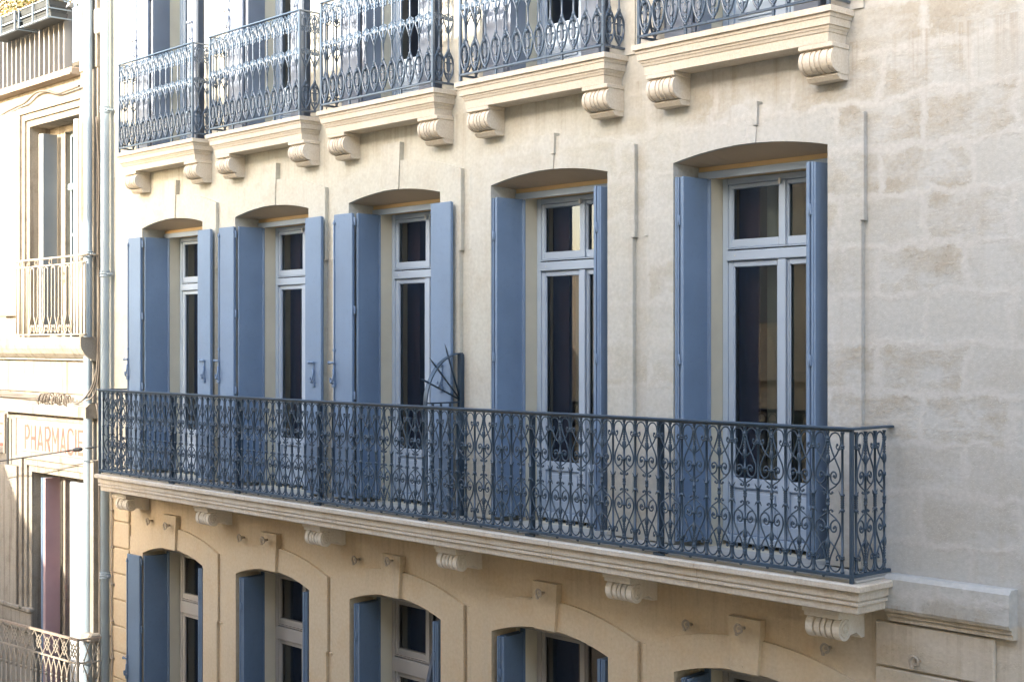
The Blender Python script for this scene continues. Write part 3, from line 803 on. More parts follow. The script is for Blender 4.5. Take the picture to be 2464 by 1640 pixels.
# lower-storey wall clips
clips = [((-14.085), -1.83, 0), (-13.65, -1.90, .075), (-12.13, -1.86, 0), (-11.73, -1.905, .075), (-10.19, -1.87, 0), (-9.80, -1.90, .075), (-7.88, -1.935, .075), (-6.325, -1.93, 0), (-5.95, -1.93, .075), (-5.25, -1.975, 0), (-4.55, -1.97, .03)]
def at_wall(x, y, yp=0.0):                          # photo pixel on a plane y=yp (only used to work out sizes)
    u = (x-1232)/3422.2; s_, c_ = math.sin(AL), math.cos(AL); d = CAM_D+yp
    X_ = d*(u*s_-c_)/(s_+u*c_); dep = -X_*c_+d*s_; return X_, (826-y)/3422.2*dep
where = ['on plain wall left of the first lower keystone', 'on the leftmost lower keystone', 'on plain wall left of the second lower keystone', 'on the second lower keystone', 'on plain wall left of the middle lower keystone', 'on the middle lower keystone', 'on the fourth lower keystone', 'on plain wall left of the rightmost lower keystone', 'on the rightmost lower keystone', 'under the rightmost corbel of the long balcony', 'on the banded stone pier at bottom right']
srcs = [(367, 1252, 0), (409, 1263, -.075), (588, 1292, 0), (644, 1298, -.075), (865, 1345, 0), (945, 1348, -.075), (1309, 1425, -.075), (1664, 1500, 0), (1790, 1510, -.075), (1998, 1557, 0), (2212, 1588, -.03)]
for (px, py, yp), wh in zip(srcs, where):
    X, Z = at_wall(px, py, yp); m = MB()
    m.tube([(X, yp, Z), (X, yp-.055, Z+.005)], .012, 8)
    m.tube(spline([(X-.022, yp-.05, Z-.035), (X-.03, yp-.06, Z+.005), (X-.008, yp-.062, Z+.032), (X+.02, yp-.058, Z+.02), (X+.02, yp-.05, Z-.012), (X-.002, yp-.05, Z-.026)], 4), .0085, 6)
    m.box(X-.03, X-.008, yp-.062, yp-.045, Z-.045, Z-.025, .003)
    tag(obj('cable_clip', m, M['clip'], None), 'small grey-beige metal cable clip fixed '+wh, 'cable clip', 'cable clips along the wall under the long balcony')
m = MB(); X0, Z0 = at_wall(1040, 1480, -.02); X1, Z1 = at_wall(1012, 1650, -.12)
m.tube([(X0, .10, Z0), (X1, -.12, Z1-.3)], .026, 4); tag(obj('prop_plank', m, M['wood'], None), 'dark slanting plank leaning across the middle lower window', 'plank')

# ---------------------------------------------------------------- drainpipes and cables
def pipe(name, x, y, r, z0, z1, collars, label):
    t = thing(name, label, 'drainpipe', (x, y, z0))
    m = MB(); m.lathe(x, y, [(r, z0), (r, z1)], 20); obj('pipe', m, M['zinc'], t)
    for z in collars:
        m = MB(); m.lathe(x, y, [(r, z-.035), (r+.009, z-.033), (r+.009, z-.018), (r+.002, z-.014), (r+.002, z-.002), (r+.009, z), (r+.009, z+.014), (r+.002, z+.018), (r+.002, z+.026), (r+.008, z+.028), (r+.008, z+.04), (r, z+.042)], 20)
        m.box(x+r*.6, x+r+.03, y-.008, y+.06, z-.012, z+.012, .003); obj('collar', m, M['zinc'], t)
    return t
pipe('drainpipe', -15.075, -.085, .051, ZG, 8.9, (2.655, .79, -2.64), 'blue-grey zinc drainpipe at the left edge of the cream building')
pipe('drainpipe', -15.50, -.085, .050, ZG, 8.9, (1.03, 4.3), 'pale sunlit drainpipe at the right end of the old neighbouring house')
def cable(pts, r, mat, label, n=6, name='cable'):
    m = MB(); m.tube(spline(pts, 6), r, n); return tag(obj(name, m, mat, None), label, 'cable')
cable([(-15.40, -.03, 2.62), (-15.36, -.04, 2.45), (-15.33, -.03, 2.0), (-15.345, -.03, 1.5), (-15.37, -.03, 1.0), (-15.33, -.03, .6), (-15.31, -.05, .1), (-15.35, -.06, -.4), (-15.42, -.12, -.62)], .012, M['cable'], 'thin pale cable running down the strip between the two drainpipes, upper storeys')
cable([(-15.36, -.03, 2.40), (-15.38, -.03, 1.6), (-15.34, -.03, .9), (-15.30, -.04, .2), (-15.28, -.06, -.3), (-15.30, -.10, -.58), (-15.45, -.14, -.66)], .009, M['cable'], 'second thin cable beside the pipes, looping to the coil over the old sign')
cable([(-15.34, -.06, -.70), (-15.28, -.07, -.80), (-15.27, -.06, -1.0), (-15.29, -.05, -1.5), (-15.30, -.04, -2.0), (-15.32, -.03, -3.2), (-15.33, -.03, -4.6)], .012, M['cable'], 'pale cable hanging below the coil down to the bottom between the pipes')
pts = []; z = -1.75; kx = -14.98
while z > -4.7: pts.append((kx+random.uniform(-.012, .012), -.045, z)); z -= .14
lc = cable(pts, .008, M['clip'], 'knotty beige cable clipped beside the zinc pipe under the balcony')
for k, (px_, py_, pz_) in enumerate(pts[1::3]):
    m = MB(); m.box(px_-.014, px_+.03, py_-.018, py_+.012, pz_-.008, pz_+.012, .003); m.ball((px_+.02, py_-.012, pz_), .013); obj('clip', m, M['clip'], lc)
cable([(-18.9, -.05, 2.62), (-18.1, -.05, 2.93), (-17.6, -.05, 3.0), (-17.3, -.055, 3.02), (-17.0, -.055, 3.10), (-16.7, -.055, 3.09), (-16.4, -.05, 3.02), (-16.1, -.05, 3.02), (-15.8, -.05, 3.03)], .016, M['cable'], 'grey cable sagging along the wall under the rusty terrace ledge')
# bundled cables and coil over the sign
t = thing('cable_bundle', 'grey bundle of cables ending in an untidy coil above the old painted sign', 'cable bundle', (-17, -.12, -.68))
m = MB()
for k in range(4):
    m.tube(spline([(-18.9+.6*j, -.12-.015*math.cos(k*1.6+j), -.655+.02*math.sin(k*1.6+j)+.012*math.sin(j*1.3)) for j in range(5)], 6), .018, 6)
obj('trunk', m, M['cable'], t)
for k in range(16):
    m = MB(); x0 = -16.72+k*.055+random.uniform(-.02, .02); r = random.uniform(.045, .075); cz = -.67+random.uniform(-.02, .02); tl = random.uniform(-.5, .5)
    m.tube([(x0+math.sin(a)*.03*tl+.02*math.cos(a), -.13+r*.5*math.sin(a), cz+r*math.cos(a)) for a in [j*.5 for j in range(14)]], .008, 5); obj('coil_loop', m, M['cable'], t)
m = MB()
for k in range(1):
    m.tube(spline([(-15.85, -.13, -.68+k*.012), (-15.65, -.15, -.70+.02*k), (-15.48, -.14, -.63+.03*k), (-15.38, -.10, -.50+.05*k), (-15.34, -.06, -.30+.06*k)], 5), .009, 5)
obj('tail', m, M['cable'], t)
# black tension wire with turnbuckle tied to the balcony corner post
t = thing('tension_wire', 'black tension wire with turnbuckle, running left from the balcony corner post', 'wire', (-16, -.5, -1.3))
a = Vector((-14.575, -.41, -1.13)); b = Vector((-20.5, -.75, -1.85))
def lerp(k): return a+(b-a)*k
m = MB(); m.tube([lerp(.09), lerp(.5)-Vector((0, 0, .015)), lerp(1)], .009, 6); obj('wire', m, M['black'], t)
m = MB(); m.tube([lerp(0), lerp(.028)], .005, 5); m.tube([lerp(.015), lerp(.028), lerp(.045)], [.006, .018, .006], 6); m.tube([lerp(.045), lerp(.062)], .005, 5); m.tube([lerp(.060), lerp(.066), lerp(.086), lerp(.098)], [.008, .026, .026, .008], 8); obj('turnbuckle', m, M['plast'], t)

# ---------------------------------------------------------------- NEIGHBOURING OLD HOUSE (left)
old = thing('old_house', 'sunlit old limestone house with grey shutters and a faded painted sign, at far left', 'building', (-18, 2, ZG))
LX1 = -15.42
def rect_wall(mb, x0, x1, z0, z1, ops, y=0.0, deep=.35):
    xs = sorted({x0, x1, *[o[0] for o in ops], *[o[1] for o in ops]}); zs = sorted({z0, z1, *[o[2] for o in ops], *[o[3] for o in ops]})
    for a, b in zip(xs, xs[1:]):
        for c, d in zip(zs, zs[1:]):
            mx, mz = (a+b)/2, (c+d)/2
            if any(o[0] < mx < o[1] and o[2] < mz < o[3] for o in ops): continue
            mb.face([(a, y, c), (b, y, c), (b, y, d), (a, y, d)])
    for o in ops:
        a, b, c, d = o; e = y+deep
        mb.face([(a, y, c), (a, e, c), (a, e, d), (a, y, d)]); mb.face([(b, y, c), (b, y, d), (b, e, d), (b, e, c)])
        mb.face([(a, y, c), (b, y, c), (b, e, c), (a, e, c)]); mb.face([(a, y, d), (a, e, d), (b, e, d), (b, y, d)])
mb = MB()
ops = [(-17.24, -15.86, .06, 2.71), (-17.17, -15.62, -4.4, -1.60), (-19.9, -18.42, .5, 2.71), (-20.3, -18.30, -4.4, -1.60)]
rect_wall(mb, -34, LX1, ZG, 3.20, ops)
mb.face([(LX1, 0, ZG), (LX1, 1.0, ZG), (LX1, 1.0, 3.2), (LX1, 0, 3.2)])
mb.face([(-34, 0, 3.2), (LX1, 0, 3.2), (LX1, 6, 3.2), (-34, 6, 3.2)])
mb.face([(LX1, .12, ZG), (XL, .12, ZG), (XL, .12, 9), (LX1, .12, 9)])
obj('wall', mb, M['lbwall'], old, fix=False)
m = MB(); m.face([(-34, 4.5, ZG), (LX1, 4.5, ZG), (LX1, 4.5, 3.2), (-34, 4.5, 3.2)]); m.box(-34, LX1, .4, 4.4, -.2, 0); m.face([(LX1-.01, 1, ZG), (LX1-.01, 4.5, ZG), (LX1-.01, 4.5, 3.2), (LX1-.01, 1, 3.2)]); obj('interior_wall', m, M['inside'], old)
def architrave(x0, x1, zb, zt, wd, name='window_architrave', steps=3):
    m = MB()
    for k in range(steps):
        a = wd*k/steps; b = wd*(k+1)/steps; pr = .025+.030*k
        m.box(x0-b, x0-a, -pr, -.001, zb, zt+b, .003); m.box(x1+a, x1+b, -pr, -.001, zb, zt+b, .003) if x1+b < LX1+.3 else None
        m.box(x0-a, min(x1+a, LX1), -pr, -.001, zt+a, zt+b, .003)
    return obj(name, m, M['lbwall'], old)
architrave(-17.24, -15.86, .08, 2.71, .24); architrave(-17.17, -15.62, -3.34, -1.60, .25)
# pilaster strips between openings
for z0, z1 in ((.35, 2.90), (-3.36, -1.55)):
    m = MB(); m.box(-18.02, -17.52, -.075, -.001, z0, z1, .006); m.box(-18.30, -18.06, -.02, -.001, z0, z1, .006); m.box(-18.08, -17.50, -.06, -.001, z1, z1+.05, .01) if z0 > 0 else m.box(-18.08, -17.45, -.06, -.001, z0-.18, z0, .02)
    obj('pilaster', m, M['lbwall'], old)
m = MB(); m.box(-18.10, -17.14, -.055, -.001, -3.62, -3.34, .02); m.box(-18.14, -17.12, -.085, -.001, -3.36, -3.30, .015); obj('pilaster_base', m, M['lbwall'], old)
# bulging string course below the upper window, second cornice, sign panels
def course(prof, x0, x1, name, mat):
    m = MB(); m.prism_x(prof, x0, x1); return obj(name, m, mat, old)
course([(0, .075), (-.20, .075), (-.21, .06), (-.21, -.02), (-.20, -.06), (-.165, -.12), (-.11, -.165), (-.08, -.18), (-.08, -.20), (0, -.21)], -34, LX1-.01, 'string_course', M['lbwall'])
m = MB(); m.box(-34, -15.60, -.03, -.001, -.60, -.22, .004); obj('frieze', m, M['lbwall'], old)
course([(0, -.69), (-.10, -.70), (-.135, -.735), (-.15, -.74), (-.15, -.86), (0, -.875)], -17.95, LX1-.01, 'cornice', M['lbwall'])
course([(0, -.69), (-.06, -.70), (-.09, -.74), (-.09, -.85), (0, -.87)], -34, -18.0, 'cornice', M['lbwall'])
for x0, x1 in ((-17.66, -15.66), (-20.2, -17.98)):
    m = MB(); m.box(x0, x1, -.022, -.001, -1.42, -.90, .004)
    fr = obj('sign_panel', m, M['sign'], old)
    m = MB(); m.box(x0, x1, -.034, -.0225, -.945, -.91, .004); m.box(x0, x0+.03, -.034, -.0225, -1.42, -.946, .004); m.box(x1-.03, x1, -.034, -.0225, -1.42, -.946, .004); obj('moulding', m, M['lbwall'], fr)
    if x0 > -18: sign = fr
    else: sign2 = fr
# hand-painted capitals, thin and thick strokes
def letter(ch, x, w_, z0, z1, parent):
    m = MB(); y = -.0245; th, tn = .042, .022; h = z1-z0
    def bar(xa, za, xb, zb_, t):
        d = Vector((xb-xa, 0, zb_-za)); L = d.length; d.normalize(); n = Vector((-d.z, 0, d.x))*(t/2); a = Vector((xa, y, za)); b = Vector((xb, y, zb_))
        m.face([a-n, b-n, b+n, a+n])
    L, Rr = x+th/2, x+w_-th/2
    def arc(cx_, cz_, rx, rz, a0, a1, t, n=8):
        ps = [(cx_+rx*math.cos(a0+(a1-a0)*k/n), cz_+rz*math.sin(a0+(a1-a0)*k/n)) for k in range(n+1)]
        for p, q in zip(ps, ps[1:]): bar(p[0], p[1], q[0], q[1], t)
    if ch in 'PR':
        bar(L, z0, L, z1, th); bar(L, z1-th/3, x+w_*.6, z1-th/3, tn); bar(L, z0+h*.45, x+w_*.6, z0+h*.45, th*.8)
        arc(x+w_*.55, z0+h*.72, w_*.38, h*.26, -math.pi/2, math.pi/2, th*.9)
        if ch == 'R': bar(x+w_*.5, z0+h*.45, Rr, z0, th)
    elif ch == 'H': bar(L, z0, L, z1, tn); bar(Rr, z0, Rr, z1, th); bar(L, z0+h*.47, Rr, z0+h*.47, th)
    elif ch == 'A': bar(x+w_/2, z1, L, z0, th*.9); bar(x+w_/2, z1, Rr, z0, tn*1.4); bar(x+w_*.25, z0+h*.28, x+w_*.75, z0+h*.28, th)
    elif ch == 'M': bar(L, z0, L, z1, tn); bar(L, z1, x+w_/2, z0+h*.35, th*.8); bar(x+w_/2, z0+h*.35, Rr, z1, tn); bar(Rr, z0, Rr, z1, th)
    elif ch == 'C': arc(x+w_*.5, z0+h*.75, w_*.42, h*.24, 0, math.pi, tn*1.3); bar(x+w_*.08, z0+h*.75, x+w_*.08, z0+h*.25, tn*1.3); arc(x+w_*.5, z0+h*.25, w_*.42, h*.24, math.pi, 2*math.pi, th)
    elif ch == 'I': bar(x+w_/2, z0, x+w_/2, z1, th)
    elif ch == 'E': bar(L, z0, L, z1, th*.8); bar(L, z1-.015, x+w_, z1-.015, th*.7); bar(L, z0+h*.52, x+w_*.7, z0+h*.52, th*.6); bar(L, z0+.02, x+w_, z0+.02, th)
    # keep overlapping strokes apart in depth
    for k in range(0, len(m.v), 4):
        for j in range(4):
            v = m.v[k+j]; m.v[k+j] = (v[0], v[1]-.0004*(k/4 % 12), v[2])
    o = obj('letter', m, M['letters'], parent, fix=False); return o
word = 'PHARMACIE'; ws = [.15, .16, .19, .17, .20, .18, .17, .05, .17]; gap = (1.66-sum(ws))/8; x = -17.385
for ch, w_ in zip(word, ws):
    letter(ch, x, w_, -1.325, -1.02, sign); x += w_+gap
letter('E', -18.20, .16, -1.325, -1.02, sign2)
# upper window of the old house
def oldwin(x0, x1, z0, z1, y, mat, panes, name='french_window', tz=None):
    m = MB(); m.box(x0, x0+.03, y, y+.07, z0, z1, .004); m.box(x1-.07, x1, y, y+.07, z0, z1, .004); m.box(x0+.03, x1-.07, y, y+.07, z1-.05, z1, .004)
    if tz: m.box(x0+.03, x1-.07, y-.05, y+.07, tz-.05, tz+.03, .008)
    cxx = (x0+x1)/2; m.box(cxx-.04, cxx+.04, y-.01, y+.06, z0, (tz-.05) if tz else z1-.07, .005)
    for zz in panes: m.box(x0+.03, cxx-.04, y+.005, y+.05, zz-.018, zz+.018, .003); m.box(cxx+.04, x1-.07, y+.005, y+.05, zz-.018, zz+.018, .003)
    w_ = obj(name, m, mat, old)
    g = MB(); g.face([(x0+.03, y+.03, z0), (cxx-.04, y+.03, z0), (cxx-.04, y+.03, z1-.05), (x0+.03, y+.03, z1-.05)]); obj('pane', g, M['glass'], w_, fix=False)
    g = MB(); g.face([(cxx+.04, y+.03, z0), (x1-.07, y+.03, z0), (x1-.07, y+.03, z1-.07), (cxx+.04, y+.03, z1-.07)]); obj('pane', g, M['glass'], w_, fix=False)
    return w_
M['oldframe'] = mk_paint('blue_grey_old_frame', (.30, .38, .42), .55, .1)
oldwin(-16.80, -15.90, .06, 2.62, .31, M['oldframe'], (1.35, .75), tz=1.95)
oldwin(-16.80, -15.75, -4.4, -1.68, .31, M['frame'], (-2.35, -3.05, -3.7))
for za, zb_ in ((.06, 2.71), (-4.4, -1.60)):
    m = MB(); m.box(-17.24, -16.80, .24, .50, za, zb_+.02, .004); m.box(-16.80, -15.5, .24, .50, zb_-.09, zb_+.02, .004); obj('inner_jamb', m, M['lbwall'], old)
def oleaf(p, q, z0, z1, mat, name='shutter', label=None):
    m = MB(); leaf_box(m, p, q, z0, z1, th=.04); o = obj(name, m, mat, old)
    if label: o['label'] = label
    return o
s = oleaf((-16.93, .0), (-16.94, .20), .10, 2.60, M['grey_shut']); m = MB(); leaf_box(m, (-17.00, .0), (-16.99, .20), .10, 2.60, th=.035); obj('folded_leaf', m, M['white'], s)
s = oleaf((-15.90, -.04), (-15.88, .22), .10, 2.66, M['white']); m = MB(); leaf_box(m, (-15.955, -.04), (-15.93, .22), .10, 2.66, th=.035); obj('folded_leaf', m, M['white'], s)
s = oleaf((-16.87, .0), (-16.88, .21), -4.35, -1.66, M['pink'], label='pinkish folded shutter in the lower window'); m = MB(); leaf_box(m, (-16.94, .0), (-16.93, .20), -4.35, -1.66, th=.035); obj('folded_leaf', m, M['shutter'], s)
s = oleaf((-15.99, -.06), (-15.64, -.055), -4.35, -1.64, M['white'], label='white shutter leaf folded out flat over the wall')
for y_, xa, xb, zz, lb in ((.54, -17.05, -15.82, -1.72, 'red curtain'),):
    curtain(xa, xb, y_, -4.4, zz, M['red'], 'deep red curtain behind the panes of the lower window of the old house')
curtain(-17.1, -16.0, .6, .1, 2.5, M['curt'], 'dark curtain behind the upper window of the old house')
# left-hand openings of the old house
for z0, z1, mt in ((.5, 2.68, M['oldframe']), (-4.4, -1.65, M['oldframe'])):
    m = MB(); m.box(-19.9, -18.43, .06, .11, z0+.01, z1, .004)
    for k in range(6): m.box(-19.8+k*.22, -19.65+k*.22, .045, .0595, z0+.15, z1-.15, .006)
    obj('closed_shutter', m, mt, old)
# window guard, upper: hairpin hoops with scrolled feet
GY = -.175
m = MB(); m.tube([(-17.30, GY, 1.02), (-15.30, GY, 1.02)], .014, 6); m.tube([(-17.28, GY, .935), (-15.36, GY, .935)], .010, 6); m.tube([(-17.28, GY, .105), (-15.36, GY, .105)], .011, 6)
for X in (-17.28, -15.36): m.tube([(X, GY, 1.02), (X, -.0, 1.02)], .010, 6)
g = obj('window_guard', m, M['cream_iron'], old)
for X in (-17.28, -17.19, -17.12, -17.05, -16.98, -15.72, -15.64, -15.56, -15.46, -15.38):
    m = MB(); m.tube([(X, GY, .105), (X, GY, .935)], .0085, 6); obj('bar', m, M['cream_iron'], g)
for k in range(6):
    c = -16.81+k*.195; m = MB(); rr = .045
    pts = [(c-.085, .13), (c-.092, .20), (c-.075, .28), (c-.05, .33), (c-rr, .40), (c-rr, .80)]
    pts = [(c-.01, .19), (c-.03, .22), (c-.045, .19), (c-.03, .155), (c-.06, .13), (c-.085, .17), (c-.085, .23), (c-.06, .29), (c-.042, .34), (c-rr, .42), (c-rr, .86), (c-.03, .905), (c, .92)]
    m.tube([(x_, GY, z_) for x_, z_ in [(p.x, p.y) for p in [Vector((v.x, v.y)) for v in spline([(a, b, 0) for a, b in pts], 4)]]], .0085, 6)
    m.tube([(2*c-v.x, GY, v.y) for v in spline([(a, b, 0) for a, b in pts], 4)], .0085, 6)
    obj('hoop', m, M['cream_iron'], g)
for c, r in ((-16.70, .036), (-16.30, .036), (-17.17, .03), (-17.10, .03), (-15.70, .034), (-15.60, .034)):
    m = MB(); m.tube([(c+r*math.cos(a), GY, .978+r*math.sin(a)) for a in [j*math.pi/8 for j in range(17)]], .006, 6); obj('ring', m, M['cream_iron'], g)
# terrace: rusty ledge, slatted parapet, glazed back
m = MB(); m.box(-34, -15.87, -.12, .2, 3.17, 3.262, .01); m.box(-34, -15.87, -.135, -.1205, 3.175, 3.20); obj('terrace_ledge', m, M['rust'], old)
m = MB(); m.box(-34, -16.0, -.075, -.02, 3.99, 4.05, .005); par = obj('terrace_railing', m, M['white'], old)
k = 0
for j in range(28):
    X = -16.07-j*.135; m = MB(); m.box(X-.011, X+.011, -.12, -.01, 3.262, 3.99, .003); obj('slat', m, M['slat'], par)
m = MB(); m.box(-15.87, LX1, -.02, .9, 3.20, 9, .01); obj('pier', m, M['lbwall'], old)
m = MB(); m.box(-34, -18.05, .75, .8, 3.2, 7); obj('terrace_wall', m, M['lbwall'], old)
m = MB(); m.face([(-18.05, .78, 3.2), (-15.88, .78, 3.2), (-15.88, .78, 7), (-18.05, .78, 7)]); obj('terrace_window', m, M['glass_blue'], old, fix=False)
m = MB(); m.box(-34, -15.88, 1.6, 1.7, 3.2, 7); obj('terrace_back_wall', m, M['slat'], old)
m = MB(); m.lathe(-16.15, .45, [(.13, 3.263), (.15, 3.35), (.15, 3.52), (.12, 3.58), (.05, 3.60)], 12); tag(obj('plant_pot', m, M['poly'], None), 'bright yellow pot standing behind the slats of the roof terrace', 'pot')
# electrical box
m = MB(); m.box(-15.41, -15.29, -.06, .10, 3.58, 3.86, .01); tag(obj('junction_box', m, M['white'], None), 'small white junction box between the two drainpipes near the top', 'junction box')
# flower boxes
def flowerbox(x0, x1, z, label, lab2, n):
    t = thing('flower_box', label, 'flower box', ((x0+x1)/2, -.25, z), 'grey flower boxes hung on the terrace railing')
    m = MB()
    for k in range(3): m.prism_x([(-.13-.012*k, z+.07*k), (-.33-.012*(-k)*-1-.0, z+.07*k), (-.34-.012*k, z+.07*k+.066), (-.125, z+.07*k+.066)], x0+.01, x1-.01)
    obj('trough', m, M['plast'], t)
    m = MB()
    for zz in (z-.005, z+.10, z+.21):
        m.box(x0, x1, -.375, -.36, zz, zz+.014); m.box(x0-.006, x0+.008, -.36, -.09, zz, zz+.014); m.box(x1-.008, x1+.006, -.36, -.09, zz, zz+.014)
    for X in (x0, (x0+x1)/2, x1): m.box(X-.008, X+.008, -.392, -.376, z-.005, z+.224)
    obj('wire_holder', m, M['zinc'], t)
    p = MB()
    for _ in range(n):
        a = random.uniform(x0-.08, x1+.10); b = random.gauss(-.22, .12); c_ = z+.20+abs(random.gauss(.10, .13)); r = random.uniform(.012, .028)
        d = Vector((random.gauss(0, 1), random.gauss(0, 1), random.gauss(0, 1))).normalized(); e = d.orthogonal().normalized(); f = d.cross(e); o_ = Vector((a, b, c_))
        p.face([o_-e*r, o_-f*r*.5, o_+e*r, o_+f*r*.5])
    for _ in range(14):
        a = random.uniform(x0, x1); p.tube([(a, -.22, z+.19), (a+random.uniform(-.1, .1), -.22+random.uniform(-.12, .08), z+.45)], .003, 4)
    tag(obj('plant', p, M['leaf'], None, fix=False), lab2, 'plant', 'autumn-coloured plants in the terrace flower boxes')
flowerbox(-16.72, -15.93, 3.82, 'grey flower box on the terrace railing, the right one near the pier', 'yellow-green bushy plant growing in the right flower box', 900)
flowerbox(-17.65, -16.84, 3.82, 'grey flower box cut by the left edge of the picture', 'orange and yellow plant growing in the left flower box', 900)
# bowed lower balcony rail with lattice frieze and pointed arches
LB0 = Vector((-15.10, -.40, 0)); LB1 = Vector((-16.86, -.56, 0)); dv = (LB1-LB0); LL = dv.length; dv.normalize()
def bp(s_, z): p = LB0+dv*s_; return (p.x, p.y, z)
LEN = 3.9; zt, zm_, zl = -3.335, -3.60, -4.62
m = MB(); m.tube([bp(0, zt), bp(LEN, zt)], .018, 4, flat=1.0)
corner_w = (-15.10, -.0, zt); m.tube([bp(0, zt), (-15.06, -.02, zt)], .014, 4)
lr = obj('lower_balcony_railing', m, M['rust'], old)
m = MB(); m.tube([bp(0, zm_), bp(LEN, zm_)], .013, 4); m.tube([bp(0, zm_), (-15.06, -.02, zm_)], .011, 4); m.tube([bp(0, zl), bp(LEN, zl)], .015, 4); m.tube([bp(0, zt), bp(0, zl)], .017, 4); obj('rail', m, M['cream_iron'], lr)
cw = .19; n = int(LEN/cw)
for k in range(n):
    s0 = k*cw+cw/2; m = MB(); zc_ = (zt+zm_)/2; hh = (zt-zm_)/2-.01
    for sg in (-1, 1): m.tube([bp(s0-cw/2, zc_-sg*hh), bp(s0+cw/2, zc_+sg*hh)], .0075, 4)
    for sx in (-1, 1):
        for sz in (-1, 1): m.tube([bp(s0+sx*.058, zc_), bp(s0, zc_+sz*.078)], .007, 4)
    obj('lattice', m, M['cream_iron'], lr)
bw = .115; n = int(LEN/bw)
for k in range(n):
    s0 = (k+1)*bw; m = MB()
    m.tube([bp(s0, zl), bp(s0, zm_-.20)], .0085, 6); m.tube([bp(s0, zm_-.225), bp(s0, zm_-.19)], .014, 6)
    for sg in (-1, 1):
        m.tube([bp(s0+sg*a, zm_-.20+b) for a, b in ((0, 0), (.006, .05), (.022, .10), (.045, .15), (.058, .185))], .0078, 6)
    obj('arch_bar', m, M['cream_iron'], lr)
for k in range(3):
    y = -.40+.11*(k+1); m = MB(); m.tube([(-15.09, y, zl), (-15.09, y, zm_-.2)], .009, 6)
    for sg in (-1, 1): m.tube([(-15.09, y+sg*a, zm_-.20+b) for a, b in ((0, 0), (.006, .05), (.022, .10), (.045, .15), (.055, .185))], .0075, 6)
    m.tube([(-15.09, y-.05, zt), (-15.09, y+.05, zm_)], .007, 4); m.tube([(-15.09, y+.05, zt), (-15.09, y-.05, zm_)], .007, 4)
    obj('return_bar', m, M['cream_iron'], lr)
m = MB(); m.prism_y([(-22, -4.9), (-15.0, -4.9), (-15.0, -4.66), (-22, -4.66)], -.8, -.001); obj('lower_balcony_slab', m, M['lbwall'], old)
# dark cable hanging beside the lower pilaster
cable([(-17.84, -.05, -.95), (-17.84, -.05, -1.5), (-17.83, -.055, -2.2), (-17.82, -.055, -2.75), (-17.80, -.05, -2.85)], .016, M['plast'], 'dark grey hose hanging down the pilaster left of the lower window')
m = MB(); m.box(-15.56, -15.30, -.16, -.001, -3.44, -3.34, .02); obj('stone_bracket', m, M['lbwall'], old)
m = MB(); m.tube([(-18.95+.95*math.cos(a), -.30, -4.55+.95*math.sin(a)) for a in [j*math.pi/24 for j in range(25)]], .035, 8)
tag(obj('hoop_frame', m, M['black'], None), 'dark curved hoop standing behind the cream balcony rail at bottom left', 'hoop')

# ---------------------------------------------------------------- FACING HOUSES (behind the camera: they shade the street and show in the panes)
fac = thing('facing_house', 'pale house across the street, seen only as a reflection in the panes', 'building', (-3, -10, ZG))
FY = -8.1; ZT = 2.44+8.1*math.tan(SUN_EL)/math.cos(SUN_AZ)
mb = MB(); cols = []
def facf(mb):
    ops = []
    for k in range(8):
        c = -13.4+k*2.9
        ops += [(c-.5, c+.5, -6.8, -4.6), (c-.5, c+.5, -3.2, -1.1) , (c-.5, c+.5, .3, 2.4)]
    xs = sorted({-15.15, 11, *[o[0] for o in ops], *[o[1] for o in ops]}); zs = sorted({ZG, ZT-.4, *[o[2] for o in ops], *[o[3] for o in ops]})
    for a, b in zip(xs, xs[1:]):
        for c, d in zip(zs, zs[1:]):
            mx, mz = (a+b)/2, (c+d)/2
            if any(o[0] < mx < o[1] and o[2] < mz < o[3] for o in ops): continue
            mb.face([(b, FY, c), (a, FY, c), (a, FY, d), (b, FY, d)])
    return ops
ops = facf(mb)
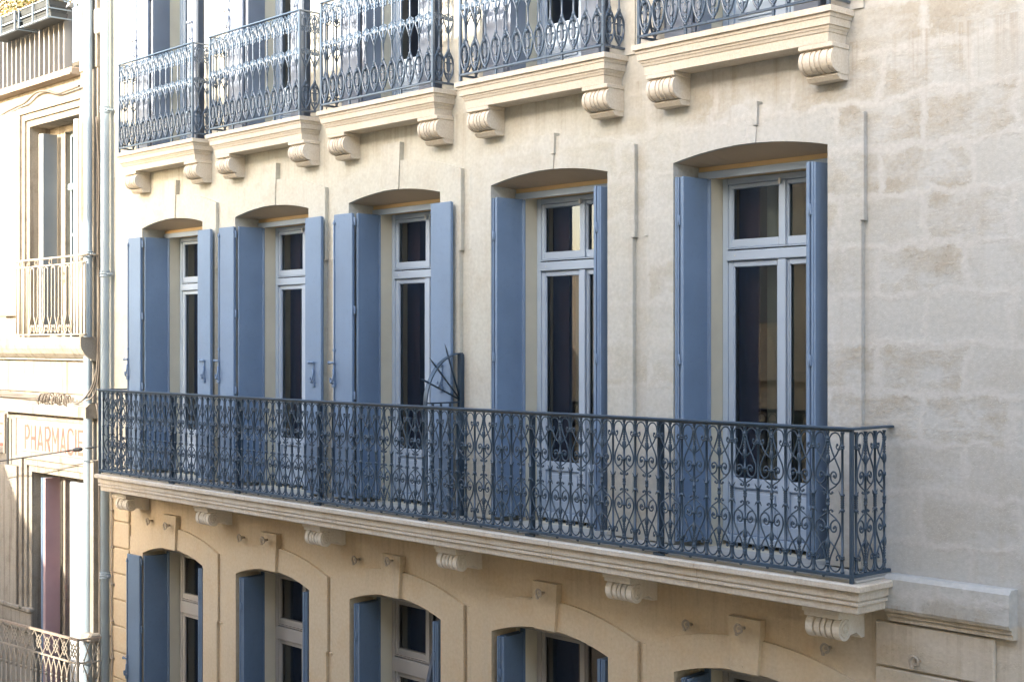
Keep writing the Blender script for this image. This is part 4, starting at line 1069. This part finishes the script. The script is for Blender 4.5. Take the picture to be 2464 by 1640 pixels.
mb.face([(-15.15, FY, ZG), (-15.15, FY-6, ZG), (-15.15, FY-6, ZT-.4), (-15.15, FY, ZT-.4)]); mb.face([(11, FY, ZG), (11, FY, ZT-.4), (11, FY-6, ZT-.4), (11, FY-6, ZG)]); mb.face([(-15.15, FY-6, ZG), (11, FY-6, ZG), (11, FY-6, ZT-.4), (-15.15, FY-6, ZT-.4)])
obj('wall', mb, M['facing'], fac, fix=False)
m = MB(); m.box(-15.3, 11.1, FY-6.1, FY+.28, ZT-.4, ZT-.001, .02); m.box(-15.60, -15.0, FY-1.5, FY+.22, ZT-.55, ZT+.06, .05); obj('eaves', m, M['facing'], fac)  # unseen corner block, lengthened and thickened to throw shade on the drainpipe strip
for a, b, c, d in ops:
    m = MB(); m.box(a, b, FY-.25, FY-.2, c, d); m.box(a-.5, a-.01, FY+.001, FY+.04, c, d, .005); m.box(b+.01, b+.5, FY+.001, FY+.04, c, d, .005); obj('shuttered_window', m, M['grey_shut'], fac)
for z in (-4.0, -.55, ZT-1.0):
    m = MB(); m.box(-15.17, 11.02, FY+.001, FY+.10, z, z+.16, .01); obj('string_course', m, M['facing'], fac)
fac2 = thing('facing_terrace', 'low house across the street at the far end, seen only in reflections', 'building', (-26, -10, ZG))
ZT2 = -1.42+8.1*math.tan(SUN_EL)/math.cos(SUN_AZ)
m = MB(); m.prism_y([(-60, ZG), (-15.35, ZG), (-15.35, ZT2-2.9), (-17.95, ZT2), (-60, ZT2)], FY-6, FY); obj('wall', m, M['facing'], fac2)
m = MB(); m.box(-60, -17.95, FY-6.1, FY+.05, ZT2+.002, ZT2+.08, .01); obj('coping', m, M['tiles'], fac2)
# ---------------------------------------------------------------- street
m = MB(); m.face([(-120, -120, ZG), (120, -120, ZG), (120, 120, ZG), (-120, 120, ZG)]); tag(obj('street', m, M['asphalt'], None, fix=False), kind='structure')
m = MB(); m.box(-60, 12, -1.4, -.01, ZG+.001, ZG+.13, .01); m.box(-60, 12, FY+.3, FY+1.5, ZG+.001, ZG+.13, .01); tag(obj('pavement', m, M['paving'], None), kind='structure')
